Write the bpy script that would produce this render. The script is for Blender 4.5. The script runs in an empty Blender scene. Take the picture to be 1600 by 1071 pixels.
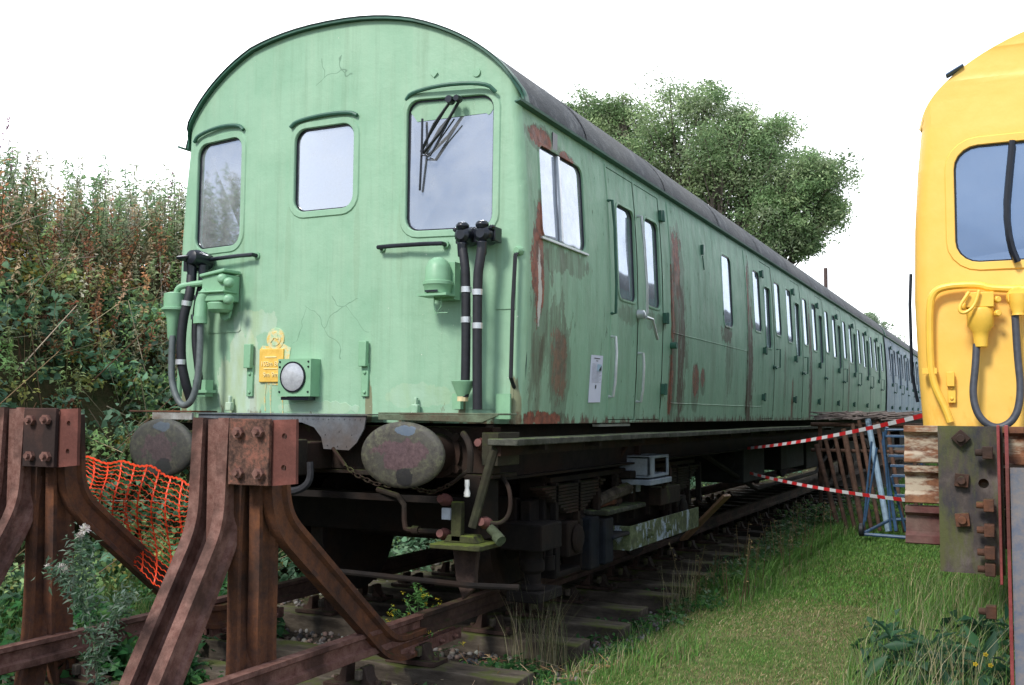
import bpy, bmesh, math, random
import numpy as np
from mathutils import Vector, Matrix
from mathutils.geometry import tessellate_polygon
random.seed(7); RNG = np.random.default_rng(11)
D = bpy.data
S = bpy.context.scene
# ------------------------------------------------------------------ camera
FL = 1595.0
def _n(v): return v/np.linalg.norm(v)
_Y = _n(np.array([780, -116.5, FL])); _X = np.array([3277, 82.5, -FL]); _X = _n(_X-_X.dot(_Y)*_Y); _Z = np.cross(_Y, _X)
if _Z[1] < 0: _Z = -_Z
RM = np.stack([_X, _Y, _Z]); CP = np.array([4.215, -5.70, 1.40])
cam = D.objects.new('camera', D.cameras.new('camera')); S.collection.objects.link(cam); S.camera = cam
r_, u_, f_ = RM@[1, 0, 0], RM@[0, 1, 0], RM@[0, 0, 1]
cam.matrix_world = Matrix(((r_[0], u_[0], -f_[0], CP[0]), (r_[1], u_[1], -f_[1], CP[1]), (r_[2], u_[2], -f_[2], CP[2]), (0, 0, 0, 1)))
cam.data.sensor_width = 36; cam.data.lens = 36*FL/1600; cam.data.clip_start = .05; cam.data.clip_end = 2000
def at(px, py, ax, v):
    d = RM@[(px-800)/FL, -(py-535.5)/FL, 1.0]; t = (v-CP[ax])/d[ax]; return Vector(CP+t*d)
def F(px, py, y=0.0): return at(px, py, 1, y)
# ------------------------------------------------------------------ sky, sun, exposure
SUN_EL, SUN_AZ = math.radians(42), math.radians(192)
W = D.worlds.new('World'); S.world = W; W.use_nodes = True
nt = W.node_tree; nt.nodes.clear()
def wn(t, **k):
    n = nt.nodes.new(t)
    for a, b in k.items(): setattr(n, a, b)
    return n
out = wn('ShaderNodeOutputWorld'); sky = wn('ShaderNodeTexSky', sky_type='NISHITA', sun_disc=False, sun_elevation=SUN_EL, sun_rotation=SUN_AZ)
bg1 = wn('ShaderNodeBackground'); bg1.inputs[1].default_value = .12; nt.links.new(sky.outputs[0], bg1.inputs[0])
tc = wn('ShaderNodeTexCoord'); mp = wn('ShaderNodeMapping'); mp.inputs['Scale'].default_value = (1, 1, 2.6); nt.links.new(tc.outputs['Generated'], mp.inputs[0])
nz = wn('ShaderNodeTexNoise'); nz.inputs['Scale'].default_value = 2.1; nz.inputs['Detail'].default_value = 7; nz.inputs['Roughness'].default_value = .55; nt.links.new(mp.outputs[0], nz.inputs[0])
# open, thin and bright towards the north-west (+Y, -X), broken grey cloud towards the south
dp = wn('ShaderNodeVectorMath', operation='DOT_PRODUCT'); dp.inputs[1].default_value = (-.40, .80, .45); nt.links.new(tc.outputs['Generated'], dp.inputs[0])
mr = wn('ShaderNodeMapRange'); nt.links.new(dp.outputs['Value'], mr.inputs[0])
for i, v in zip((1, 2, 3, 4), (.30, .82, 0, 1)): mr.inputs[i].default_value = v
cr = wn('ShaderNodeValToRGB'); nt.links.new(nz.outputs[0], cr.inputs[0])
cr.color_ramp.elements[0].position = .36; cr.color_ramp.elements[0].color = (.20, .27, .40, 1)
cr.color_ramp.elements[1].position = .66; cr.color_ramp.elements[1].color = (.80, .84, .92, 1)
e = cr.color_ramp.elements.new(.5); e.color = (.50, .56, .68, 1)
mc = wn('ShaderNodeMixRGB'); mc.inputs[2].default_value = (1.45, 1.47, 1.5, 1)
nt.links.new(mr.outputs[0], mc.inputs[0]); nt.links.new(cr.outputs[0], mc.inputs[1])
bg2 = wn('ShaderNodeBackground'); bg2.inputs[1].default_value = 1.0; nt.links.new(mc.outputs[0], bg2.inputs[0])
ms = wn('ShaderNodeMixShader'); ms.inputs[0].default_value = .86
nt.links.new(bg1.outputs[0], ms.inputs[1]); nt.links.new(bg2.outputs[0], ms.inputs[2]); nt.links.new(ms.outputs[0], out.inputs[0])
sun = D.objects.new('sun', D.lights.new('sun', 'SUN')); S.collection.objects.link(sun)
sun.data.energy = 1.9; sun.data.angle = math.radians(12); sun.data.color = (1, .96, .9)
sd = Vector((math.sin(SUN_AZ)*math.cos(SUN_EL), math.cos(SUN_AZ)*math.cos(SUN_EL), math.sin(SUN_EL)))
sun.rotation_euler = sd.to_track_quat('Z', 'Y').to_euler()
S.view_settings.view_transform = 'Standard'; S.view_settings.look = 'None'; S.view_settings.exposure = 0.92; S.view_settings.gamma = 1
# ------------------------------------------------------------------ object helpers
ROOT = {}
def rootloc(p):
    while p is not None:
        if p.name in ROOT: return ROOT[p.name]
        p = p.parent
    return Vector((0, 0, 0))
def tag(o, label=None, cat=None, group=None, kind=None):
    if label: o['label'] = label
    if cat: o['category'] = cat
    if group: o['group'] = group
    if kind: o['kind'] = kind
    return o
def thing(name, loc, label, cat, group=None):
    o = D.objects.new(name, None); S.collection.objects.link(o); o.location = loc; o.empty_display_size = .2
    ROOT[o.name] = Vector(loc); return tag(o, label, cat, group)
class B:
    def __init__(s): s.v = []; s.f = []; s.m = []
    def add(s, vs, fs, mi=0):
        n = len(s.v); s.v += [Vector(a) for a in vs]; s.f += [[i+n for i in f] for f in fs]; s.m += [mi]*len(fs); return s
    def box(s, c, d, rot=None, mi=0):
        c = Vector(c); h = Vector(d)/2; vs = []
        for x in (-1, 1):
            for y in (-1, 1):
                for z in (-1, 1):
                    p = Vector((x*h.x, y*h.y, z*h.z)); vs.append(c+(rot@p if rot else p))
        return s.add(vs, [(0, 1, 3, 2), (4, 6, 7, 5), (0, 4, 5, 1), (2, 3, 7, 6), (0, 2, 6, 4), (1, 5, 7, 3)], mi)
    def bx(s, x0, x1, y0, y1, z0, z1, mi=0): return s.box(((x0+x1)/2, (y0+y1)/2, (z0+z1)/2), (abs(x1-x0), abs(y1-y0), abs(z1-z0)), None, mi)
    def rev(s, p, ax, prof, n=14, mi=0, sc=(1, 1), cap=True):
        p = Vector(p); ax = Vector(ax).normalized(); t = Vector((0, 0, 1)) if abs(ax.z) < .9 else Vector((0, 1, 0))
        u = ax.cross(t).normalized(); w = u.cross(ax).normalized(); vs = []; fs = []
        for d, r in prof:
            for i in range(n):
                a = 2*math.pi*i/n; vs.append(p+ax*d+u*(math.cos(a)*r*sc[0])+w*(math.sin(a)*r*sc[1]))
        for k in range(len(prof)-1):
            for i in range(n):
                j = (i+1) % n; fs.append((k*n+i, k*n+j, (k+1)*n+j, (k+1)*n+i))
        if cap: fs.append(list(range(n))[::-1]); fs.append([(len(prof)-1)*n+i for i in range(n)])
        return s.add(vs, fs, mi)
    def cyl(s, a, b, r, r2=None, n=12, mi=0):
        a = Vector(a); b = Vector(b); return s.rev(a, b-a, [(0, r), ((b-a).length, r if r2 is None else r2)], n, mi)
    def tube(s, pts, r, n=8, mi=0, smooth=0):
        pts = [Vector(p) for p in pts]
        for _ in range(smooth):
            q = [pts[0]]
            for a, b in zip(pts, pts[1:]): q += [a*.75+b*.25, a*.25+b*.75]
            pts = q+[pts[-1]]
        rr = r if isinstance(r, (list, tuple)) else [r]*len(pts)
        if len(rr) != len(pts): rr = [rr[0]+(rr[-1]-rr[0])*i/(len(pts)-1) for i in range(len(pts))]
        vs = []; fs = []; u = None
        for k, p in enumerate(pts):
            d = (pts[min(k+1, len(pts)-1)]-pts[max(k-1, 0)]).normalized()
            if u is None: u = d.orthogonal().normalized()
            u = (u-d*u.dot(d)); u = u.normalized() if u.length > 1e-5 else d.orthogonal().normalized(); w = d.cross(u)
            for i in range(n):
                a = 2*math.pi*i/n; vs.append(p+(u*math.cos(a)+w*math.sin(a))*rr[k])
        for k in range(len(pts)-1):
            for i in range(n):
                j = (i+1) % n; fs.append((k*n+i, k*n+j, (k+1)*n+j, (k+1)*n+i))
        fs.append(list(range(n))[::-1]); fs.append([(len(pts)-1)*n+i for i in range(n)])
        return s.add(vs, fs, mi)
    def sweep(s, prof, pts, side, mi=0):
        """prof: (a,b) with a along side, b along side x direction (b>0 is the head)"""
        pts = [Vector(p) for p in pts]; side = Vector(side).normalized(); n = len(prof); vs = []; fs = []
        for k, p in enumerate(pts):
            d1 = (pts[k]-pts[k-1]).normalized() if k else None; d2 = (pts[k+1]-pts[k]).normalized() if k < len(pts)-1 else None
            d = ((d1 or d2)+(d2 or d1)).normalized(); up = side.cross(d).normalized(); sc = 1.0
            if d1 and d2: sc = 1/max(.5, d.dot(d1))
            vs += [p+side*a+up*(b*sc) for a, b in prof]
        for k in range(len(pts)-1):
            for i in range(n):
                j = (i+1) % n; fs.append((k*n+i, (k+1)*n+i, (k+1)*n+j, k*n+j))
        fs.append(list(range(n))); fs.append([(len(pts)-1)*n+i for i in range(n)][::-1])
        return s.add(vs, fs, mi)
    def prism(s, poly, fn, off, mi=0):
        n = len(poly); off = Vector(off); a = [Vector(fn(*p)) for p in poly]; vs = a+[p+off for p in a]
        return s.add(vs, [list(range(n)), list(range(n, 2*n))[::-1]]+[(i, i+n, (i+1) % n+n, (i+1) % n) for i in range(n)], mi)
    def build(s, name, mat, parent=None, smooth=35, bevel=0, label=None):
        o_ = rootloc(parent); me = D.meshes.new(name)
        me.from_pydata([tuple(v-o_) for v in s.v], [], s.f)
        mats = mat if isinstance(mat, (list, tuple)) else [mat]
        for m in mats: me.materials.append(m)
        me.polygons.foreach_set('material_index', s.m)
        bm = bmesh.new(); bm.from_mesh(me); bmesh.ops.recalc_face_normals(bm, faces=bm.faces); bm.to_mesh(me); bm.free()
        if smooth:
            me.polygons.foreach_set('use_smooth', [True]*len(me.polygons)); me.set_sharp_from_angle(angle=math.radians(smooth))
        ob = D.objects.new(name, me); S.collection.objects.link(ob); ob.parent = parent
        if bevel and len(s.v):
            b = ob.modifiers.new('bevel', 'BEVEL'); b.width = bevel; b.segments = 2; b.limit_method = 'ANGLE'; b.angle_limit = math.radians(40)
        if label: ob['label'] = label
        return ob
def rrect(cx, cz, w, h, r, k=5):
    p = []
    for qx, qz, a0 in ((1, 1, 0), (-1, 1, 90), (-1, -1, 180), (1, -1, 270)):
        for i in range(k+1):
            a = math.radians(a0+90*i/k); p.append((cx+qx*(w/2-r)+r*math.cos(a), cz+qz*(h/2-r)+r*math.sin(a)))
    return p
# ------------------------------------------------------------------ material helpers
class N:
    def __init__(s, name, rough=.6, metal=0, spec=None):
        s.m = D.materials.new(name); s.m.use_nodes = True; s.t = s.m.node_tree; s.b = s.t.nodes['Principled BSDF']
        s.b.inputs['Roughness'].default_value = rough; s.b.inputs['Metallic'].default_value = metal
        if spec is not None: s.b.inputs['Specular IOR Level'].default_value = spec
        s.tc = s.t.nodes.new('ShaderNodeTexCoord').outputs['Object']; s.sep = None
    def new(s, t, **k):
        n = s.t.nodes.new(t)
        for a, b in k.items(): setattr(n, a, b)
        return n
    def put(s, sock, v):
        if isinstance(v, bpy.types.NodeSocket): s.t.links.new(v, sock)
        elif isinstance(v, (tuple, list)): sock.default_value = (*v, 1) if len(v) == 3 and sock.type == 'RGBA' else v
        else: sock.default_value = v
    def math(s, op, a, b=0, clamp=False):
        n = s.new('ShaderNodeMath', operation=op, use_clamp=clamp); s.put(n.inputs[0], a); s.put(n.inputs[1], b); return n.outputs[0]
    def map(s, sc=(1, 1, 1), loc=(0, 0, 0), src=None):
        n = s.new('ShaderNodeMapping'); n.inputs['Scale'].default_value = sc; n.inputs['Location'].default_value = loc; s.put(n.inputs[0], src or s.tc); return n.outputs[0]
    def noise(s, scale, detail=5, rough=.6, sc=None, dist=0, loc=(0, 0, 0)):
        n = s.new('ShaderNodeTexNoise'); n.inputs['Scale'].default_value = scale; n.inputs['Detail'].default_value = detail
        n.inputs['Roughness'].default_value = rough; n.inputs['Distortion'].default_value = dist
        s.put(n.inputs[0], s.map(sc or (1, 1, 1), loc)); return n.outputs[0]
    def ramp(s, f, *st):
        n = s.new('ShaderNodeValToRGB'); s.put(n.inputs[0], f); el = n.color_ramp.elements
        while len(el) < len(st): el.new(.5)
        for e_, (p, c) in zip(el, st): e_.position = p; e_.color = (*c, 1) if isinstance(c, tuple) else (c, c, c, 1)
        return n.outputs[0]
    def mix(s, f, a, b, mode='MIX'):
        n = s.new('ShaderNodeMixRGB', blend_type=mode); s.put(n.inputs[0], f); s.put(n.inputs[1], a); s.put(n.inputs[2], b); return n.outputs[0]
    def xyz(s):
        if not s.sep: n = s.new('ShaderNodeSeparateXYZ'); s.put(n.inputs[0], s.tc); s.sep = n.outputs
        return s.sep
    def patch(s, ax, c, r, wob=.35, nz=None):
        """1 inside a ragged ellipse in the (ax, z) plane"""
        x = s.xyz(); nz = nz if nz is not None else s.noise(9, 4)
        a = s.math('DIVIDE', s.math('SUBTRACT', x[ax], c[0]), r[0]); b = s.math('DIVIDE', s.math('SUBTRACT', x[2], c[1]), r[1])
        d = s.math('SQRT', s.math('ADD', s.math('MULTIPLY', a, a), s.math('MULTIPLY', b, b)))
        d = s.math('ADD', d, s.math('MULTIPLY', s.math('SUBTRACT', nz, .5), wob*4))
        return s.ramp(d, (.93, 1.0), (1.0, 0.0))
    def col(s, v): s.put(s.b.inputs['Base Color'], v); return s
    def rough(s, v): s.put(s.b.inputs['Roughness'], v); return s
    def bump(s, h, st=.3, dist=.01):
        n = s.new('ShaderNodeBump'); n.inputs['Strength'].default_value = st; n.inputs['Distance'].default_value = dist; s.put(n.inputs['Height'], h); s.put(s.b.inputs['Normal'], n.outputs[0]); return s
    def up(s):
        g = s.new('ShaderNodeNewGeometry'); n = s.new('ShaderNodeSeparateXYZ'); s.put(n.inputs[0], g.outputs['Normal']); return n.outputs[2]
def plain(name, c, rough=.6, metal=0, var=.25, sc=12, bump=.1):
    n = N(name, rough, metal); f = n.noise(sc, 6)
    n.col(n.mix(n.ramp(f, (.3, 0.0), (.7, 1.0)), tuple(x*(1-var) for x in c), tuple(min(1, x*(1+var)) for x in c))); n.bump(f, bump, .004); return n.m
def rusty(name, a, b, c, sc=14, moss=0, rough=.85, grit=.5, mosscol=(.055, .065, .02)):
    n = N(name, rough, 0, .25); f = n.noise(sc, 8, .7); g = n.noise(sc*.22, 4, .6, loc=(3, 1, 7)); h = n.noise(sc*7, 3, .7)
    k = n.mix(n.ramp(f, (.35, 0.0), (.62, 1.0)), a, b); k = n.mix(n.ramp(g, (.46, 0.0), (.62, .9)), k, c)
    k = n.mix(.5, k, n.ramp(h, (.25, .45), (.75, 1.0)), 'MULTIPLY')
    if moss:
        mk = n.math('ADD', n.math('MULTIPLY', n.up(), .22), n.noise(sc*.5, 6, .7, loc=(5, 5, 1)))
        k = n.mix(n.ramp(mk, (.74-.14*moss, 0.0), (.86-.14*moss, .85)), k, mosscol)
    n.col(k).bump(n.math('ADD', f, n.math('MULTIPLY', h, .5)), grit, .006); return n.m
# ------------------------------------------------------------------ materials
def glass_mat(name, refl=.45, dirt=.12, tint=(.92, .95, 1.0)):
    m = D.materials.new(name); m.use_nodes = True; t = m.node_tree; t.nodes.clear(); L = t.links.new; n = t.nodes.new
    o = n('ShaderNodeOutputMaterial'); g = n('ShaderNodeBsdfGlossy'); g.inputs['Roughness'].default_value = .04; g.inputs['Color'].default_value = (*tint, 1)
    tr = n('ShaderNodeBsdfTransparent'); tr.inputs[0].default_value = (.75, .8, .82, 1)
    df = n('ShaderNodeBsdfDiffuse'); df.inputs[0].default_value = (.55, .57, .6, 1)
    fr = n('ShaderNodeFresnel'); fr.inputs[0].default_value = 1.5
    mr_ = n('ShaderNodeMapRange'); L(fr.outputs[0], mr_.inputs[0]); mr_.inputs[1].default_value = .04; mr_.inputs[2].default_value = .7; mr_.inputs[3].default_value = refl; mr_.inputs[4].default_value = 1
    a = n('ShaderNodeMixShader'); L(mr_.outputs[0], a.inputs[0]); L(tr.outputs[0], a.inputs[1]); L(g.outputs[0], a.inputs[2])
    tc_ = n('ShaderNodeTexCoord'); nz_ = n('ShaderNodeTexNoise'); nz_.inputs['Scale'].default_value = 4; nz_.inputs['Detail'].default_value = 8; nz_.inputs['Roughness'].default_value = .7; L(tc_.outputs['Object'], nz_.inputs[0])
    r = n('ShaderNodeMapRange'); L(nz_.outputs[0], r.inputs[0]); r.inputs[1].default_value = .35; r.inputs[2].default_value = .75; r.inputs[3].default_value = dirt*.5; r.inputs[4].default_value = dirt*2.2
    b = n('ShaderNodeMixShader'); L(r.outputs[0], b.inputs[0]); L(a.outputs[0], b.inputs[1]); L(df.outputs[0], b.inputs[2]); L(b.outputs[0], o.inputs[0])
    nb = n('ShaderNodeTexNoise'); nb.inputs['Scale'].default_value = 1.3; L(tc_.outputs['Object'], nb.inputs[0]); bp = n('ShaderNodeBump'); bp.inputs['Strength'].default_value = .12; bp.inputs['Distance'].default_value = .03; L(nb.outputs[0], bp.inputs['Height']); L(bp.outputs[0], g.inputs['Normal'])
    return m
GL = glass_mat('window_glass', .58, .2, (.74, .79, .88)); GLY = glass_mat('window_glass_blue', .5, .04, (.42, .56, .78)); GLS = glass_mat('side_glass', .62, .16, (.56, .63, .73))
G0, G1 = (.235, .42, .275), (.315, .50, .345)
def green_front():
    n = N('green_cab_paint', .48, 0, .4); x = n.xyz(); f = n.noise(2.2, 7, .62); v = n.noise(3, 5, .6, (3, 3, .35)); fine = n.noise(60, 3)
    c = n.mix(n.ramp(f, (.3, 0.0), (.7, 1.0)), G0, G1)
    c = n.mix(n.math('MULTIPLY', n.ramp(v, (.5, 0.0), (.8, 1.0)), .28), c, (.40, .50, .36))
    sv = n.noise(9, 7, .75, (1.4, 1, .07), loc=(4, 0, 2)); c = n.mix(n.math('MULTIPLY', n.ramp(sv, (.5, 0.0), (.72, 1.0)), .30), c, (.13, .20, .11))
    for wx, ww in ((.94, .34), (-.035, .29), (-1.025, .28)):
        for s_ in (-1, 1): c = n.mix(n.math('MULTIPLY', n.patch(0, (wx+s_*ww, 2.50 if wx else 2.6), (.025, .30), .6, sv), .12), c, (.15, .17, .07))
    for px_ in (.37, -.60, 1.40, 1.05, -1.35): c = n.mix(n.math('MULTIPLY', n.patch(0, (px_, 1.45), (.03, .16), .7, sv), .7), c, (.17, .11, .05))
    # worn pale primer by the jumper sockets
    for cc, rr, w in (((-.72, 1.62), (.26, .34), .7), ((-.63, 2.02), (.2, .10), .45), ((.75, 1.5), (.25, .08), .25), ((-.05, 1.42), (.35, .05), .3)):
        p = n.patch(0, cc, rr, .5, n.noise(6, 5, .65, (1, 1, .45)))
        c = n.mix(n.math('MULTIPLY', p, w), c, n.mix(n.ramp(n.noise(7, 4, .6, (1, 1, .3)), (.4, 0.0), (.6, 1.0)), (.50, .60, .50), (.42, .50, .30)))
    # rust and grime along the bottom edge
    r = n.math('SUBTRACT', n.noise(11, 6, .7, (1, 1, .5)), n.math('MULTIPLY', n.math('SUBTRACT', x[2], 1.33), 1.6))
    c = n.mix(n.ramp(r, (.46, 0.0), (.56, 1.0)), c, (.13, .10, .06))
    # thin cracks in the centre panel
    cell = n.new('ShaderNodeTexVoronoi', feature='DISTANCE_TO_EDGE'); cell.inputs['Scale'].default_value = 3.1
    ns = n.new('ShaderNodeTexNoise'); ns.inputs['Scale'].default_value = 5; n.put(ns.inputs[0], n.tc)
    n.put(cell.inputs[0], n.mix(.16, n.tc, ns.outputs[1]))
    ck = n.math('MULTIPLY', n.ramp(cell.outputs[0], (.0, 1.0), (.007, 0.0)), n.patch(0, (.06, 1.98), (.34, .24), .3))
    ck2 = n.math('MULTIPLY', n.ramp(cell.outputs[0], (.0, 1.0), (.010, 0.0)), n.patch(0, (.0, 3.76), (.2, .12), .3))
    c = n.mix(n.math('MULTIPLY', n.math('MAXIMUM', ck, ck2), .75), c, (.07, .14, .09))
    chips = n.math('MULTIPLY', n.ramp(n.noise(38, 3, .5), (.735, 0.0), (.75, 1.0)), n.ramp(n.noise(3, 2), (.5, 0.0), (.56, 1.0)))
    c = n.mix(chips, c, (.7, .72, .62))
    n.col(c).rough(n.ramp(f, (.3, .38), (.7, .58))).bump(n.math('ADD', n.math('MULTIPLY', f, 2.5), n.math('ADD', n.math('MULTIPLY', fine, .12), n.math('MULTIPLY', p, .3))), .35, .012); return n.m
def side_paint(name, g0, g1, patches, grime=(.10, .12, .075), gr=.5):
    n = N(name, .55, 0, .35); x = n.xyz(); f = n.noise(1.6, 7, .65); st = n.noise(5, 6, .7, (1, 1, .12)); fi = n.noise(16, 6, .72, (1, 1, .35))
    c = n.mix(n.ramp(f, (.3, 0.0), (.7, 1.0)), g0, g1)
    c = n.mix(n.math('MULTIPLY', n.ramp(st, (.46, 0.0), (.72, 1.0)), gr), c, grime)
    c = n.mix(n.ramp(fi, (.63, 0.0), (.69, .9)), c, (.05, .065, .045)); c = n.mix(n.ramp(n.noise(13, 8, .8, (1, 1, .10), loc=(2, 7, 0)), (.60, 0.0), (.68, .65)), c, (.06, .06, .04))
    lo = n.math('SUBTRACT', fi, n.math('MULTIPLY', n.math('SUBTRACT', x[2], 1.33), 2.2))
    c = n.mix(n.ramp(lo, (.42, 0.0), (.5, .9)), c, (.12, .06, .04))
    rust = n.mix(n.ramp(n.noise(14, 6, .7), (.42, 0.0), (.6, 1.0)), (.30, .10, .06), (.13, .055, .038))
    pn = n.noise(8, 6, .75, (1, 1, .4)); bh = fi; brk = n.ramp(n.noise(7, 9, .8, (1.6, 1.6, .35), loc=(3, 3, 1)), (.40, 0.0), (.47, 1.0)); soft = n.ramp(n.noise(9, 7, .75, (1.5, 1.5, .16), loc=(1, 4, 1)), (.38, 0.15), (.66, 1.0))
    for cc, rr, kind, w in patches:
        if kind == 'r' and rr[0] > .05:
            halo = n.patch(1, (cc[0]+.02, cc[1]-rr[1]*.35), (rr[0]*1.5, rr[1]*1.5), .5, st); c = n.mix(n.math('MULTIPLY', halo, .55), c, (.085, .095, .06))
        p = n.patch(1, cc, rr, .75, pn)
        if kind in 'rd' and w < 1 or kind == 'd': p = n.math('MULTIPLY', p, brk)
        if kind == 's': p = n.math('MULTIPLY', p, soft)
        if kind in 'rw': bh = n.math('SUBTRACT', bh, n.math('MULTIPLY', p, .8))
        c = n.mix(n.math('MULTIPLY', p, w), c, {'r': rust, 'd': (.09, .055, .035), 'w': (.62, .60, .55), 's': (.10, .095, .06)}[kind])
    n.col(c).rough(n.ramp(fi, (.3, .42), (.7, .75))).bump(n.math('ADD', bh, n.math('MULTIPLY', f, 2.0)), .45, .01); return n.m
PT = [((.33, 2.35), (.10, .42), 'r', 1), ((.34, 2.2), (.03, .30), 'w', .9), ((.62, 1.85), (.22, .36), 's', .8), ((.7, 1.75), (.14, .22), 'r', .55),
      ((.33, 1.6), (.10, .35), 's', .8), ((.45, 1.36), (.3, .05), 'r', 1), ((.45, 3.25), (.22, .07), 'r', 1), ((.85, 3.2), (.12, .04), 'r', 1),
      ((3.42, 2.78), (.15, .34), 'r', 1), ((3.28, 2.3), (.06, .5), 'r', .9), ((3.55, 2.0), (.10, .72), 'd', 1), ((3.5, 2.0), (.24, .8), 's', .8), ((3.25, 1.7), (.07, .28), 'r', .9),
      ((4.05, 1.72), (.10, .17), 'r', .9), ((4.3, 1.76), (.07, .1), 'r', .8), ((5.25, 2.26), (.25, .10), 'd', .8), ((5.35, 1.95), (.2, .35), 's', .7),
      ((6.35, 2.0), (.14, 1.1), 'd', 1), ((6.35, 2.0), (.2, 1.1), 's', .8), ((6.3, 2.8), (.05, .3), 'r', .9), ((10.42, 2.2), (.14, .95), 'd', .95), ((8.45, 1.9), (.1, .4), 's', .8), ((9.0, 1.6), (.06, .3), 'r', .8),
      ((14.55, 1.9), (.12, .7), 'd', .7), ((12.6, 1.8), (.1, .5), 's', .7), ((.75, 2.45), (.45, .09), 's', .8), ((2.1, 2.2), (.3, .08), 's', .7), ((2.75, 2.2), (.3, .08), 's', .7)]
GF = green_front(); GS = side_paint('green_side_paint', (.235, .42, .275), (.315, .50, .345), PT, gr=.42)
GP = plain('green_fitting_paint', (.22, .42, .255), .45, 0, .12, 9); GD = plain('dark_green_paint', (.035, .115, .078), .5, 0, .25, 9)
BLUE = side_paint('blue_grey_side_paint', (.16, .24, .33), (.27, .33, .38), [((24, 2), (.2, .8), 's', .6), ((27, 1.7), (.2, .5), 'w', .5)], (.07, .10, .12), .6)
ROOFM = N('weathered_roof_sheet', .7, 0, .3); _f = ROOFM.noise(5, 8, .75); _g = ROOFM.noise(1.3, 4)
ROOFM.col(ROOFM.mix(ROOFM.ramp(_g, (.4, 0.0), (.65, .7)), ROOFM.ramp(_f, (.3, (.02, .025, .03)), (.52, (.045, .052, .06)), (.68, (.17, .18, .185))), (.075, .075, .07))).bump(_f, .6, .02); ROOFM = ROOFM.m
BLK = plain('black_gloss_paint', (.008, .01, .016), .28, 0, .5, 20); RUB = plain('black_rubber', (.012, .013, .018), .6, 0, .4, 25); GREYRUB = plain('grey_rubber_hose', (.10, .12, .12), .55, 0, .3, 20)
UF = rusty('underframe_grime', (.009, .0075, .007), (.018, .014, .012), (.026, .015, .010), 9, 0, .9)
UFM = rusty('mossy_underframe', (.018, .014, .012), (.036, .028, .02), (.04, .02, .014), 9, .8, .9)
RUST = rusty('rusted_rail_steel', (.14, .06, .046), (.26, .14, .112), (.07, .036, .028), 16, 0, .8, .8)
RUSTM = rusty('mossy_rusted_steel', (.085, .045, .035), (.19, .075, .035), (.035, .024, .02), 9, .3, .85, .8)
RUSTR = rusty('red_oxide_plate', (.22, .065, .05), (.30, .11, .085), (.12, .045, .035), 9, 0, .7)
RUSTP = N('scabby_rusted_plate', .9, 0, .2); _a = RUSTP.noise(9, 8, .75); _b = RUSTP.noise(45, 5, .7)
RUSTP.col(RUSTP.mix(RUSTP.patch(0, (.74, 1.26), (.05, .045), .5), RUSTP.ramp(RUSTP.math('ADD', RUSTP.math('MULTIPLY', _a, .6), RUSTP.math('MULTIPLY', _b, .4)), (.40, (.045, .027, .022)), (.5, (.12, .065, .048)), (.60, (.24, .10, .07))), (.55, .5, .38))).bump(_b, .8, .008); RUSTP = RUSTP.m
CHROME = plain('headlamp_reflector', (.88, .9, .92), .35, .15, .15, 6, 0)
INT = plain('faded_interior_panel', (.30, .27, .22), .7, 0, .15, 3); SEAT = plain('seat_moquette', (.05, .08, .14), .9, 0, .3, 30)
ALU = plain('aluminium_frame', (.62, .64, .66), .35, .6, .12, 15); WHT = plain('white_paint', (.75, .75, .72), .5, 0, .1, 20)
WOODM = rusty('mossy_footboard_wood', (.035, .038, .03), (.10, .10, .08), (.03, .035, .02), 16, .5, .9, .8, (.12, .16, .06))
TERR = plain('pink_primer', (.14, .05, .042), .7, 0, .3, 20)
BUFM = N('weathered_buffer_face', .6, 0, .35)
_a = BUFM.noise(7, 7, .7); _b = BUFM.noise(26, 6, .75)
def buf_mat(cx, dark):
    n = N('weathered_buffer_face', .6, 0, .35); a = n.noise(6, 7, .7); b = n.noise(30, 6, .75)
    c = n.ramp(b, (.35, (.03, .026, .024)), (.5, (.07, .065, .048)), (.68, (.13, .135, .08)))
    c = n.mix(n.ramp(a, (.42, 0.0), (.6, .8)), c, (.055, .052, .045))
    c = n.mix(n.math('MULTIPLY', n.patch(0, (cx, 1.15), (.16, .085), .6), .75), c, n.ramp(b, (.35, (.06, .032, .036)), (.65, (.13, .07, .085))))
    c = n.mix(n.math('MULTIPLY', n.patch(0, (cx+.03, 1.29), (.08, .03), .5), .6), c, (.10, .15, .22))
    c = n.mix(n.math('MULTIPLY', n.patch(0, (cx+.04, 1.02), (.06, .05), .5), .85), c, (.015, .015, .018))
    if dark: c = n.mix(.45, c, (.03, .035, .035))
    n.col(c).bump(b, .5, .005); return n.m
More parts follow.
